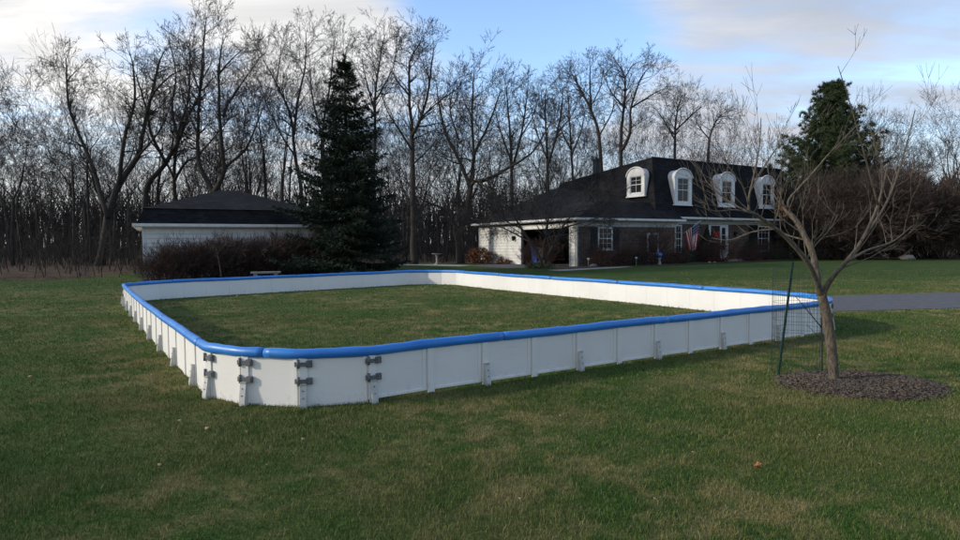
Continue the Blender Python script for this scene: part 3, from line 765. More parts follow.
        s = MB(); mz = (z0+z1)/2; s.box(a0, b-.045, mz-.025, a1, b-.021, mz+.025)
        for k in (1, 2): x = a0+(a1-a0)*k/3; s.box(x-.01, b-.035, z0, x+.01, b-.0215, mz-.026); s.box(x-.01, b-.035, mz+.026, x+.01, b-.0215, z1)
        for zz in ((z0+mz)/2, (z1+mz)/2): s.box(a0, b-.037, zz-.01, a1, b-.0212, zz+.01)
        s.build('window_sash', MAT['trim'], w)
        for sd_, wd in zip((-1, 1), shut):
            if not wd: continue
            x0 = a0-.11-wd if sd_ < 0 else a1+.11; q = MB(); q.box(x0, b-.04, z0-.1, x0+wd, b-.002, z1+.1)
            zz = z0-.04
            while zz < z1: q.add([(x0+.05, b-.042, zz), (x0+wd-.05, b-.042, zz), (x0+wd-.05, b-.056, zz+.05), (x0+.05, b-.056, zz+.05)], [(0, 1, 2, 3)]); zz += .06
            q.build('shutter', MAT['shutter'], h)
    window(1.66, 2.62, z(1.30), z(2.44), 0, (.5, .55))
    window(8.95, 9.62, z(1.0), z(2.68), B1, (0, .0))
    window(18.05, 19.25, z(1.0), z(2.68), B1, (1.0, .9))
    # white storm door in the wing wall
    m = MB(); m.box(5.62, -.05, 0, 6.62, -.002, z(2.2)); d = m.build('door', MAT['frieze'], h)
    g = MB(); g.box(5.76, -.06, z(.95), 6.48, -.051, z(2.08)); g.build('door_glass', MAT['glass'], d)
    g = MB(); g.tube([(6.52, -.06, .95), (6.52, -.11, .95), (6.52, -.11, 1.1), (6.52, -.06, 1.1)], .012, 6); g.build('handle', MAT['iron'], d)
    # front door with side light
    m = MB(); m.box(12.62, B1-.03, 0, 13.62, B1-.002, z(2.72)); d = m.build('door', MAT['darkdoor'], h)
    for a in (12.72, 13.17):
        for z0, z1 in ((.2, 1.0), (1.15, 1.75)): g = MB(); g.box(a, B1-.05, z0, a+.36, B1-.031, z1); g.build('door_panel', MAT['darkdoor'], d)
    m = MB(); m.box(12.44, B1-.07, 0, 12.62, B1-.001, z(2.8)); m.box(13.62, B1-.07, 0, 13.80, B1-.001, z(2.8)); m.box(14.24, B1-.07, 0, 14.5, B1-.001, z(2.8)); m.box(13.80, B1-.06, 0, 14.24, B1-.001, z(1.05)); m.box(13.8, B1-.06, z(2.6), 14.24, B1-.001, z(2.8)); m.box(12.62, B1-.07, z(2.73), 13.62, B1-.001, z(2.8))
    for zz in (1.4, 1.75, 2.1): m.box(13.80, B1-.04, z(zz)-.015, 14.24, B1-.022, z(zz)+.015)
    f = m.build('door_frame', MAT['trim'], h); g = MB(); g.box(13.80, B1-.02, z(1.05), 14.24, B1-.003, z(2.6)); g.build('side_light', MAT['glass'], f)
    m = MB(); m.box(12.2, -.4, -.05, 14.8, B1-.08, .14); m.build('doorstep', MAT['stone'], h)
    return h
house()

def house_pt(a, b, zz): 
    return K+Vector((math.cos(TH)*a-math.sin(TH)*b, math.sin(TH)*a+math.cos(TH)*b, zz))
def coach_lamp(p, face, label):
    o = tag(empty('coach_lamp', p, face), label, 'lamp'); m = MB()
    m.box(-.06, -.02, -.12, .06, 0, .12); m.tube([(0, -.02, .05), (0, -.14, .10), (0, -.14, .04)], .012, 6); m.build('bracket', MAT['iron'], o)
    m = MB(); m.tube([(0, -.14, -.24), (0, -.14, -.22), (0, -.14, 0), (0, -.14, .04), (0, -.14, .10)], [.02, .07, .105, .115, .015], 6, smooth=False); m.build('lantern', MAT['glass'], o)
coach_lamp(house_pt(-.025, 6.15, 1.75), TH-PI/2, 'black coach lamp on the white siding left of the open garage')
coach_lamp(house_pt(15.25, .8, 1.95), TH, 'black coach lamp on the brick right of the front door')

# flag on a slanted pole, at the wing's corner
def flag():
    p = house_pt(9.75, .74, 2.5); o = tag(empty('flag', p, TH+.5), 'striped flag with a starred blue corner hanging from a slanted pole by the brick wall', 'flag')
    o.scale = (1.2,)*3
    m = MB(); m.tube([(0, .05, -.55), (0, -.95, .18)], .014, 8); m.tube([(0, -.95, .18), (0, -.98, .205)], [.025, .02], 8); m.build('pole', MAT['trim'], o)
    # cloth hangs from the pole in folds
    nx, nz = 26, 40; Lc = .95; Hc = 1.50
    def P(i, j):
        s = i/nx; t = j/nz; e = Vector((0, -.92+.80*s, .155-.584*s*.98))
        dr = Hc*t
        fold = .10*math.sin(s*9+t*1.2)*(.25+t)
        return (fold+.30*t*s+.05*t, e.y+.10*math.sin(s*6)*t-(.35*(s-.5))*t, e.z-dr*(1-.12*s)+.0)
    white = mat('flag_white', (.80, .77, .75), .8); blue = mat('flag_blue', (.025, .035, .13), .8)
    m = MB(); ids = []
    m.v = [P(i, j) for i in range(nx+1) for j in range(nz+1)]
    for i in range(nx):
        for j in range(nz):
            a = i*(nz+1)+j; m.f.append((a, a+nz+1, a+nz+2, a+1)); m.sm.append(True)
            ids.append(2 if i < 14 and j < 16 else (0 if (i//2) % 2 == 0 else 1))
    cl = m.build('cloth', MAT['flagred'], o); cl.data.materials.append(white); cl.data.materials.append(blue)
    cl.data.polygons.foreach_set('material_index', ids)
    cl.modifiers.new('solid', 'SOLIDIFY').thickness = .004
    for a in range(6):
        for b in range(4):
            m = MB(); c = Vector(P(1+a*2, 2+b*4)); pts = []
            for k in range(10):
                r = .026 if k % 2 == 0 else .011; pts.append((c.x-.010, c.y+r*math.sin(k*PI/5), c.z+r*math.cos(k*PI/5)))
            m.prism(pts, (.02, 0, 0)); m.build('star', white, cl)
flag()
def bow():
    o = tag(empty('ribbon_bow', house_pt(13.12, .74, 1.88), TH), 'bright red ribbon bow hanging on the dark front door', 'bow'); m = MB()
    for sg in (-1, 1):
        m.tube([(0, -.03, 0), (sg*.16, -.06, .14), (sg*.28, -.07, .10), (sg*.26, -.06, -.05), (sg*.12, -.05, -.05), (0, -.03, 0)], [.03, .05, .055, .055, .05, .03], 6, sx=.5)
        m.prism([(sg*.01, -.03, -.02), (sg*.10, -.03, -.04), (sg*.20, -.04, -.48), (sg*.14, -.04, -.42), (sg*.08, -.04, -.48)], (0, -.012, 0))
    m.build('ribbon', MAT['bow'], o, fix=True); m = MB(); m.tube([(0, -.03, -.05), (0, -.09, 0), (0, -.03, .05)], [.04, .06, .04], 8); m.build('knot', MAT['bow'], o)
bow()

# bins inside the open garage
def bin_(p, mt, label, sc=1):
    o = tag(empty('wheeled_bin', p, TH), label, 'bin'); o.scale = (sc,)*3; m = MB()
    m.add([(-.24, -.26, .06), (.24, -.26, .06), (.24, .26, .06), (-.24, .26, .06), (-.3, -.33, .98), (.3, -.33, .98), (.3, .33, .98), (-.3, .33, .98)], [(0, 3, 2, 1), (0, 1, 5, 4), (1, 2, 6, 5), (2, 3, 7, 6), (3, 0, 4, 7), (4, 5, 6, 7)]); m.build('bin_body', mt, o)
    m = MB(); m.prism([(-.33, -.36, .985), (.33, -.36, .985), (.33, .36, 1.03), (-.33, .36, 1.03)], (0, 0, .05)); m.build('lid', mt, o, fix=True)
    for sg in (-1, 1): m = MB(); m.tube([(sg*.25, .28, .12), (sg*.31, .28, .12)], .12, 12); m.build('wheel', MAT['iron'], o)
bin_(house_pt(.75, 4.75, .012), MAT['bluebin'], 'blue wheeled recycling bin just inside the open garage')
bin_(house_pt(.8, 4.0, .012), MAT['greybin'], 'dark grey wheeled bin inside the open garage')

# ------------------------------------------------------------------ the detached garage
def shed():
    p = Vector((-15.5, 28.0, 0)); L = 8.1; D = 7.2; EZ = 2.52
    h = tag(empty('detached_garage', (p.x, p.y, 0), R(28)), 'low white detached garage with a wide black hipped mansard roof', 'garage')
    m = MB(); zz = -.1
    while zz < EZ-.02:
        e = min(zz+.21, EZ)
        for (P0, P1, n) in [((0, 0), (L, 0), (0, -1)), ((L, 0), (L, D), (1, 0)), ((L, D), (0, D), (0, 1)), ((0, D), (0, 0), (-1, 0))]:
            f = lambda q, o, z_: (q[0]+n[0]*o, q[1]+n[1]*o, z_)
            m.add([f(P0, .045, zz), f(P1, .045, zz), f(P1, .004, e), f(P0, .004, e)], [(0, 1, 2, 3)]); m.add([f(P0, 0, zz), f(P1, 0, zz), f(P1, .045, zz), f(P0, .045, zz)], [(0, 1, 2, 3)])
        zz = e
    m.box(.001, .001, -.1, L-.001, D-.001, EZ)
    m.build('wall', MAT['siding'], h)
    for x, y in ((-.06, -.06), (L-.04, -.06), (-.06, D-.04), (L-.04, D-.04)):
        m = MB(); m.box(x, y, -.1, x+.10, y+.10, EZ-.025); m.build('corner_board', MAT['trim'], h)
    m = MB(); e = .34; m.box(-e, -e, EZ-.02, L+e, D+e, EZ+.02); m.box(-e-.10, -e-.10, EZ+.02, L+e+.10, -e, EZ+.15); m.box(-e-.10, -e+.002, EZ+.02, -e, D+e, EZ+.15); m.box(L+e, -e+.002, EZ+.02, L+e+.10, D+e, EZ+.15)
    m.tube([(L+e, -e, EZ), (L+.08, -.06, EZ-.35), (L+.08, -.06, 0)], .04, 6); m.build('gutter', MAT['trim'], h)
    m = MB(); z0 = EZ+.06; z1 = 3.38; o = .05; e = .33
    a = [(-e, -e, z0), (L+e, -e, z0), (L+e, D+e, z0), (-e, D+e, z0)]; b = [(o, o, z1), (L-o, o, z1), (L-o, D-o, z1), (o, D-o, z1)]
    for i in range(4): j = (i+1) % 4; m.quad(a[i], a[j], b[j], b[i])
    r0, r1 = (3.6, D/2, 4.62), (4.5, D/2, 4.62); b2 = [(o-.07, o-.07, z1), (L-o+.07, o-.07, z1), (L-o+.07, D-o+.07, z1), (o-.07, D-o+.07, z1)]
    b2 = [(x, y, zz+.012) for x, y, zz in b2]
    m.quad(b2[0], b2[1], r1, r0); m.quad(b2[1], b2[2], r1); m.quad(b2[2], b2[3], r0, r1); m.quad(b2[3], b2[0], r0); m.quad(b2[3], b2[2], b2[1], b2[0])
    m.build('roof', MAT['roof'], h)
shed()

# ------------------------------------------------------------------ drives, path, beds
def hp2(a, b): q = house_pt(a, b, 0); return (q.x, q.y)
sheet('driveway', [hp2(-.2, .2), hp2(-.2, 6.2), hp2(-2.5, 6.6), hp2(-4.2, 5.0), hp2(-4.2, .8)], MAT['asphalt'], .008)
sheet('path', [(-1.2, 36.2), (-.4, 38.0), (-3.0, 40.5), (-14, 41.0), (-14, 39.6), (-4, 38.6)], MAT['concrete'], .012)
sheet('road', [(8.0, 13.7), (60, 21), (60, 26.5), (10.0, 17.6), (8.3, 16.2)], MAT['asphalt'], .008)
sheet('path', [hp2(-3.4, -1.6), hp2(-3.2, -2.5), hp2(0, -2.75), hp2(1.9, -2.5), hp2(1.6, -2.1)], MAT['concrete'], .012)
sheet('planting_bed', [hp2(-2.2, .1), hp2(-2.6, -1.4), hp2(0, -2.0), hp2(7, -2.0), hp2(12, -1.8), hp2(22.6, -1.6), hp2(22.8, .75), hp2(8.2, .75), hp2(8.1, -.01), hp2(0, -.01)], MAT['mulch'], .020)
sheet('planting_bed', [hp2(-.1, 6.3), hp2(-.1, 11), hp2(-1.3, 12.5), hp2(-2.4, 11), hp2(-2.0, 7.5)], MAT['mulch'], .020)

# ------------------------------------------------------------------ shrubs
def shrub_mesh(H, Wd, stems, maxl=4, rmin=.006, up=.05, r0=.018):
    m = MB()
    for k in range(stems):
        a = random.uniform(0, 6.28); q = Vector((math.cos(a), math.sin(a), 0))*random.uniform(0, Wd*.16)
        d = (Z+Vector((math.cos(a), math.sin(a), 0))*random.uniform(.1, .9)*Wd/H).normalized()
        grow(m, m, q, d, r0*random.uniform(.7, 1.2), H*random.uniform(.34, .50), 1, rmin, maxl, up, .16, .6)
    return m
def leaf_cloud(n, rx, ry, rz, zc, L, w, shell=.55, cone=False):
    u = rng.normal(0, 1, (n, 3)); u /= np.linalg.norm(u, axis=1, keepdims=True); r = rng.uniform(shell, 1, (n, 1))**.6
    lump = 1+.13*np.sin(u[:, :1]*7+1)*np.sin(u[:, 1:2]*6+2)+.10*np.sin(u[:, 2:]*9)
    P = u*r*lump*np.array([rx, ry, rz])
    if cone: P[:, :2] *= np.clip(.62-.55*P[:, 2:]/rz, .05, 1.1)
    P[:, 2] += zc; P = P[P[:, 2] > .02]
    return needles(P, np.sign(P-np.array([0, 0, zc]))*.35+rng.normal(0, .5, P.shape), 1, L, w, .4)
SH = []
for k in range(4):
    me = shrub_mesh(random.uniform(1.7, 2.1), random.uniform(1.6, 2.0), 26, 4).mesh('stems'); SH.append(me)
def put_shrub(name, me, mt, x, y, sc, label, group=None, rz=None, szz=1):
    r = tag(empty(name, (x, y, gz(x, y)), random.uniform(0, 6.28) if rz is None else rz), label, 'shrub', group); r.scale = (sc, sc, sc*szz)
    me2 = me.copy() if me.materials and me.materials[0] != mt else me
    if not me2.materials: me2.materials.append(mt)
    else: me2.materials[0] = mt
    o = bpy.data.objects.new('stems', me2); COL.objects.link(o); o.parent = r; return r
for i in range(38):                                                       # tangled row in front of the detached garage
    f = i/37; a = .3+f*9.0; b = -1.7+random.uniform(-.8, .6); x = -15.75+math.cos(TH)*a-math.sin(TH)*b; y = 28+math.sin(TH)*a+math.cos(TH)*b
    put_shrub('bare_shrub', SH[i % 4], MAT['redtwig' if i % 3 else 'browntwig'], x, y, (random.uniform(.78, 1.0) if i > 2 else .62)*(1.0+.12*f), 'leafless red brown shrub in the tangled row along the white detached garage', 'bare shrubs along the detached garage')
RSH = [s.copy() for s in SH]
def leafy(name, x, y, rx, ry, rz, n, mt, label, L=.09, w=.05, cone=False, group=None):
    r = tag(empty(name, (x, y, gz(x, y))), label, 'shrub', group)
    V, F = leaf_cloud(n, rx, ry, rz, rz*.9, L, w, .45, cone); np_mesh('foliage', V, F, MAT[mt], r)
    m = MB()
    for k in range(7):
        a = random.uniform(0, 6.28); m.tube([(0, 0, -.02), (math.cos(a)*rx*.3, math.sin(a)*ry*.3, rz*.7), (math.cos(a)*rx*.55, math.sin(a)*ry*.55, rz*1.4)], [.025, .018, .008], 4, cap=False)
    m.build('stems', MAT['bark'], r); return r
def at_house(a, b): q = house_pt(a, b, 0); return q.x, q.y
leafy('leafy_shrub', *at_house(-1.1, 8.9), .95, 1.2, .55, 1500, 'rustleaf', 'rust brown dead leaved bush against the white garage siding', .16, .09)
put_shrub('bare_shrub', RSH[0], MAT['rustleaf'], *at_house(-.9, 9.6), .62, 'low rust twigged bush left of the white garage siding')
put_shrub('bare_shrub', RSH[1], MAT['browntwig'], *at_house(-.6, 7.2), .34, 'small bare twig clump under the coach lamp on the garage siding')
leafy('leafy_shrub', *at_house(-.6, 6.6), .5, .45, .17, 500, 'rustleaf', 'low mat of brown leaves at the garage siding corner', .11, .06)
for a, b, s, lab in [(1.0, -.95, .72, 'red brown twiggy shrub below the shuttered window, nearest the garage'), (2.6, -1.0, .62, 'red brown twiggy shrub right under the shuttered window'), (5.4, -.85, 1.2, 'tall twiggy shrub hiding the brick between window and white door'),
                     (10.6, -.6, .80, 'reddish bare twiggy shrub under the hanging flag'), (12.0, -.7, .85, 'reddish rounded twiggy shrub before the front door'), (15.6, -.5, .62, 'red brown twiggy shrub right of the front door'), (17.3, -.3, .75, 'red brown twiggy shrub left of the right hand house window')]:
    put_shrub('bare_shrub', RSH[random.randrange(4)], MAT['redtwig'], *at_house(a, b), s*1.08, lab)
leafy('leafy_shrub', *at_house(12.0, -.75), .95, .7, .62, 1500, 'rustleaf', 'dense red brown mounded shrub in front of the front door', .08, .05)
MAT['redleaf'] = mat('dark_red_brown_leaf', (.085, .038, .028), .85, (.045, .024, .02), 4)
leafy('leafy_shrub', *at_house(.9, -1.0), .75, .65, .42, 1300, 'redleaf', 'red brown mounded shrub at the house corner nearest the garage doorway', .08, .05)
leafy('leafy_shrub', *at_house(2.2, -1.05), .65, .55, .36, 1100, 'redleaf', 'red brown mounded shrub under the shuttered window', .08, .05)
leafy('leafy_shrub', *at_house(6.6, -.95), .8, .6, .45, 1300, 'redleaf', 'red brown mounded shrub hiding the foot of the white door', .08, .05)
leafy('leafy_shrub', *at_house(14.6, -.7), .8, .6, .48, 1300, 'redleaf', 'red brown mounded shrub right of the front door step', .08, .05)
put_shrub('bare_shrub', RSH[2], MAT['redtwig'], *at_house(-1.3, 1.2), .86, 'dark bare shrub hiding the right side of the open garage doorway')
put_shrub('bare_shrub', RSH[3], MAT['redtwig'], *at_house(-1.6, 2.5), .72, 'lower dark bare shrub before the middle of the open garage doorway')
leafy('leafy_shrub', *at_house(4.2, -1.0), .75, .55, .5, 1300, 'redleaf', 'red brown mounded shrub right of the shuttered window', .08, .05)
leafy('leafy_shrub', *at_house(7.5, -.9), .65, .55, .55, 1200, 'redleaf', 'red brown mounded shrub on the brick between white door and flag', .08, .05)
leafy('leafy_shrub', *at_house(10.7, -.7), .8, .6, .55, 1300, 'redleaf', 'red brown mounded shrub right below the hanging flag', .08, .05)
leafy('leafy_shrub', *at_house(3.5, -.7), .7, .6, .5, 1400, 'evergreen', 'dark rounded evergreen shrub below the window shutter')
leafy('leafy_shrub', *at_house(4.9, -.9), .55, .5, .42, 1000, 'evergreen', 'small dark evergreen shrub left of the white door')
leafy('leafy_shrub', *at_house(8.0, -.8), .6, .5, .42, 1000, 'evergreen', 'dark evergreen shrub at the brick corner below the flag')
leafy('leafy_shrub', *at_house(9.3, .1), .8, .55, .5, 1300, 'evergreen', 'wide dark evergreen shrub under the narrow window by the flag')
leafy('conical_evergreen', *at_house(11.6, .25), .85, .85, 1.25, 2600, 'evergreen', 'dark conical evergreen standing left of the front door', .12, .06, True)
leafy('leafy_shrub', *at_house(19.0, -.3), 1.0, .6, .45, 1500, 'evergreen', 'low dark evergreen hedge clump under the right hand house window')
leafy('leafy_shrub', *at_house(16.6, .2), .7, .6, .85, 1500, 'evergreen', 'tall dark evergreen shrub beside the right hand house shutters', .1, .05)
leafy('leafy_shrub', *at_house(21.4, .0), .9, .7, .9, 1800, 'evergreen', 'dark evergreen shrub at the right end of the house')
# dim thicket to the right of the house
BIG = [shrub_mesh(3.9, 3.6, 34, 5, .010, .03, .035).mesh('stems') for k in range(3)]
for k, (x, y, s) in enumerate([(24.4, 43.5, 1.0), (26.4, 45, 1.45), (25.6, 43, 1.25), (29, 46.5, 1.6), (27.6, 43, 1.4), (30.4, 44, 1.5), (32, 46, 1.6), (34, 46, 1.5), (36.5, 45, 1.3), (33, 43, 1.2), (39.5, 47, 1.4), (27.2, 47.5, 1.6), (42, 50, 1.4), (25.2, 46.5, 1.4), (28.6, 44.2, 1.5)]):
    put_shrub('thicket_shrub', BIG[k % 3], MAT['browntwig'], x, y, s, 'tall dense leafless shrub in the dim thicket right of the house', 'thicket shrubs right of the house')
for k, (px, Y, sc) in enumerate([(842, 58, .8), (880, 62, .95), (910, 56, .85), (945, 60, 1.0), (770, 72, .75), (745, 76, .7), (800, 68, .75), (960, 52, .9), (925, 70, 1.0), (860, 74, .9)]):
    mt, mc, hh = TEMPS[(k*3) % 8]; p = at(px, 262, Y); r = tag(empty('bare_tree', (p.x, Y, gz(0, Y)), k*1.3), 'leafless tree rising behind the thicket on the right side', 'tree', 'bare trees right of the house'); r.scale = (sc*.8,)*3
    for nm, me in (('trunk', mt), ('crown', mc)):
        o = bpy.data.objects.new(nm, me); COL.objects.link(o); o.parent = r

# ornamental multi-stem tree in front of the garage door
hero('ornamental_tree', 'low spreading leafless tree with several stems in front of the open garage', 33.2,
     [([(543, 269), (540, 258), (531, 243), (521, 228), (512, 213), (505, 200)], .10, .03, -.8), ([(545, 262), (553, 245), (562, 228), (574, 212), (586, 198)], .085, .025, .8), ([(543, 260), (545, 240), (548, 222), (552, 202), (560, 186)], .08, .025, -.6),
      ([(531, 243), (517, 235), (503, 228), (494, 226)], .05, .018, .6), ([(562, 228), (584, 222), (602, 216), (620, 210)], .05, .015, -1), ([(548, 222), (536, 205), (530, 188)], .05, .018, 1), ([(574, 212), (596, 208), (614, 196)], .04, .015, 1), ([(521, 228), (508, 222), (494, 210)], .04, .015, -1)], .1,
     rmin=.007, kids=.9, twl=1.25, tm='bark', cm='twig', dens=3.4, maxl=5)
leafy('leafy_shrub', 3.2, 32.9, .9, .7, .16, 900, 'evergreen', 'low green ground cover under the spreading tree by the garage', .09, .05)

# ------------------------------------------------------------------ small things far off
def path_light(x, y, label):
    o = tag(empty('path_light', (x, y, gz(x, y)+.015)), label, 'garden light', 'garden path lights'); m = MB(); m.tube([(0, 0, -.02), (0, 0, .36)], .018, 6); m.build('post', MAT['stone'], o)
    m = MB(); m.tube([(0, 0, .36), (0, 0, .44), (0, 0, .46), (0, 0, .50)], [.04, .05, .10, .02], 8); m.build('lamp_head', MAT['trim'], o)
x, y = at_house(2.9, -1.75); path_light(x, y, 'white garden path light on the mulch below the shuttered window')
x, y = at_house(-.3, -1.3); path_light(x, y, 'white garden path light at the house corner beside the garage')
def ball():
    x, y = at_house(5.2, -1.4); o = tag(empty('gazing_ball', (x, y, gz(x, y)+.01)), 'shiny blue gazing ball on a short stand left of the white door', 'garden ornament'); m = MB()
    m.tube([(0, 0, -.02), (0, 0, .05), (0, 0, .3), (0, 0, .42)], [.16, .10, .06, .12], 10); m.build('stand', MAT['stone'], o); m = MB(); n = 9
    m.tube([(0, 0, .41+.34*(1-math.cos(PI*k/n))/2) for k in range(n+1)], [max(.004, .17*math.sin(PI*k/n)) for k in range(n+1)], 14); m.build('ball', MAT['blueball'], o)
ball()
def rock(x, y, s, label, lift=.0, group=None):
    m = MB(); n, k = 6, 9; vs = []
    pts = [(0, 0, s*.5*(1-math.cos(PI*i/n))-.12*s) for i in range(n+1)]; m.tube(pts, [max(.01, s*.62*math.sin(PI*i/n)**.7) for i in range(n+1)], k)
    for i, v in enumerate(m.v): f = 1+.22*math.sin(i*2.3+x); m.v[i] = (v[0]*f*1.3, v[1]*f, v[2]*.75)
    o = m.build('rock', MAT['stone']); o.location = (x, y, gz(x, y)+lift); o.rotation_euler = (0, 0, random.uniform(0, 6)); tag(o, label, 'stone', group); return o
x, y = at_house(9.6, -1.5); rock(x, y, .16, 'pale edging stone in the bed below the flag')
x, y = at_house(10.1, -1.5); rock(x, y, .13, 'smaller pale edging stone beside the one below the flag')
x, y = at_house(.35, -1.0); rock(x, y, .26, 'pale stone at the foot of the house corner post')
rock(29.3, 41.5, .55, 'pale boulder in front of the thicket right of the house')
def birdbath():
    p = at(437, 263, 40); o = tag(empty('bird_bath', (p.x, p.y, gz(0, p.y))), 'small pale stone bird bath at the edge of the woods', 'bird bath'); m = MB()
    m.tube([(0, 0, 0), (0, 0, .05), (0, 0, .1), (0, 0, .55), (0, 0, .62)], [.18, .18, .08, .07, .12], 10); m.build('pedestal', MAT['stone'], o)
    m = MB(); m.tube([(0, 0, .62), (0, 0, .70), (0, 0, .74), (0, 0, .735), (0, 0, .68)], [.10, .30, .36, .32, .08], 14); m.build('bowl', MAT['stone'], o)
birdbath()
def bench():
    o = tag(empty('garden_bench', (-9.35, 26.4, gz(0, 26.4)), R(20)), 'pale stone slab bench among the bare shrubs by the garage', 'bench'); m = MB(); m.box(-.62, -.2, .40, .62, .2, .47); m.build('seat', MAT['stone'], o)
    for s in (-1, 1): m = MB(); m.box(s*.42-.08, -.14, -.03, s*.42+.08, .14, .40); m.build('leg', MAT['stone'], o)
bench()
def sapling():
    o = tag(empty('sapling', (-11.35, 26.6, gz(0, 26.6))), 'thin pale leaning sapling in front of the shrub row', 'sapling'); m = MB()
    m.tube([(0, 0, -.03), (-.05, 0, .5), (-.16, .05, 1.1), (-.25, .05, 1.5)], [.03, .026, .02, .01], 6); m.build('stem', MAT['neartwig'], o)
    m = MB(); 
    for k in range(5): grow(m, m, Vector((-.1-.03*k, .03, .8+.16*k)), rvec()*.6+Z, .009, .45, 3, .004, 4)
    m.build('twigs', MAT['neartwig'], o)
sapling()

# ------------------------------------------------------------------ the near tree with its bed and wire cage
NY = 6.75
def near_tree():
    b = at(834, 389, NY); b.z = 0
    root = tag(empty('young_tree', b), 'young leafless tree with a forking pale trunk standing in the wood chip bed', 'tree')
    tr, cw = MB(), MB()
    def limb(pp, ra, rb, y0, y1, mb, sides=8, twigs=0, tl=.5, t0=.3):
        n = len(pp); P3 = [at(x, y, NY+y0+(y1-y0)*i/(n-1))-b for i, (x, y) in enumerate(pp)]; Q = []; Rr = []
        for i in range(n-1):
            for j in range(4):
                f = j/4; p0 = P3[max(i-1, 0)]; p1 = P3[i]; p2 = P3[i+1]; p3 = P3[min(i+2, n-1)]
                Q.append(.5*((2*p1)+(p2-p0)*f+(2*p0-5*p1+4*p2-p3)*f*f+(3*p1-p0-3*p2+p3)*f**3)); s = (i+f)/(n-1); Rr.append((ra+(rb-ra)*s)*(1+.06*math.sin(i*4+j*2.1)))
        Q.append(P3[-1]); Rr.append(rb); mb.tube(Q, Rr, sides)
        for c in range(twigs):
            s = random.uniform(t0, 1); i = min(int(s*(len(Q)-1)), len(Q)-2); dd = (Q[i+1]-Q[i]).normalized()
            nd = Matrix.Rotation(R(random.uniform(30, 65)), 3, dd.cross(rvec()).normalized()) @ dd
            grow(cw, cw, Q[i], nd+Z*.35, max(.003, min(.007, Rr[i]*.5)), tl*random.uniform(.4, 1.1), 3, .0020, 5, .12, .12, .30, (25, 55), 4)
        return Q
    t = limb([(835, 392), (833.5, 372), (831, 345), (827, 318), (821, 292)], .057, .050, 0, 0, tr, 12)
    limb([(835, 397), (835, 391), (834.2, 384)], .078, .058, 0, 0, tr, 12)
    cw2 = MB()
    limb([(821, 296), (815, 277), (806.7, 261), (786.6, 238), (760.8, 218), (749, 211)], .034, .015, 0, -.55, cw2, 8, 12, .5, .3)
    limb([(749, 211), (749, 197), (753, 180), (757, 160), (760, 140), (761, 118)], .014, .004, -.55, -.5, cw2, 6, 7, .42, .15)
    limb([(752, 185), (765, 165), (778, 147), (797, 134)], .008, .003, -.52, -.75, cw2, 5, 5, .35, .2)
    limb([(748, 212), (735, 205), (722, 196), (705, 180)], .010, .003, -.55, -.35, cw2, 5, 5, .4, .2)
    limb([(755, 214), (735, 210), (715, 211), (695, 205)], .009, .003, -.55, -.9, cw2, 5, 4, .4, .2)
    limb([(775, 229), (752, 232), (730, 240), (712, 238)], .009, .003, -.4, -.1, cw2, 5, 3, .35, .3)
    limb([(749, 205), (742, 185), (728, 165), (722, 150)], .009, .003, -.55, -.8, cw2, 5, 5, .35, .2)
    limb([(820, 296), (816, 270), (812, 252), (805, 237), (797, 222), (788, 212), (784, 207)], .038, .026, .05, .45, tr, 9, 5, .45)
    limb([(795, 222), (788, 203), (799, 188), (812, 174), (828, 155), (840, 143), (860, 122)], .016, .005, .4, .1, cw2, 6, 7, .45, .25)
    limb([(806, 240), (790, 236), (772, 228), (758, 226)], .012, .004, .25, .7, cw2, 5, 4, .4)
    limb([(810, 250), (822, 238), (832, 226), (838, 214)], .010, .003, .2, .6, cw2, 5, 4, .4)
    limb([(788, 212), (776, 198), (770, 180), (766, 160)], .012, .003, .45, .7, cw2, 5, 6, .4, .2)
    limb([(822, 296), (828, 284), (835, 274), (846, 262), (862, 240), (878, 205), (888, 165)], .034, .010, 0, -.4, cw2, 8, 8, .5, .4)
    limb([(846, 262), (868, 250), (892, 242), (912, 226)], .018, .005, -.1, .3, cw2, 6, 6, .45)
    limb([(878, 205), (866, 160), (852, 110), (838, 66)], .011, .003, -.4, -.7, cw2, 5, 4, .3)
    limb([(862, 240), (888, 200), (905, 150), (915, 110)], .016, .004, -.3, .2, cw2, 6, 7, .45)
    tr.build('trunk', MAT['nearbark'], root); o = cw2.build('branches', MAT['neartwig'], root); cw.build('crown', MAT['neartwig'], root)
    # a few dead leaves caught at the sawn stub
    q = at(786, 210, NY+.45)-b; V, F = needles(np.array([q+rvec()*.05 for k in range(26)]), np.array([rvec() for k in range(26)]), 1, .09, .05, .2); np_mesh('dead_leaves', V, F, MAT['rustleaf'], root)
    return b
nb = near_tree()
BX, BY, BRX, BRY = nb.x+.24, nb.y-.08, .84, .66
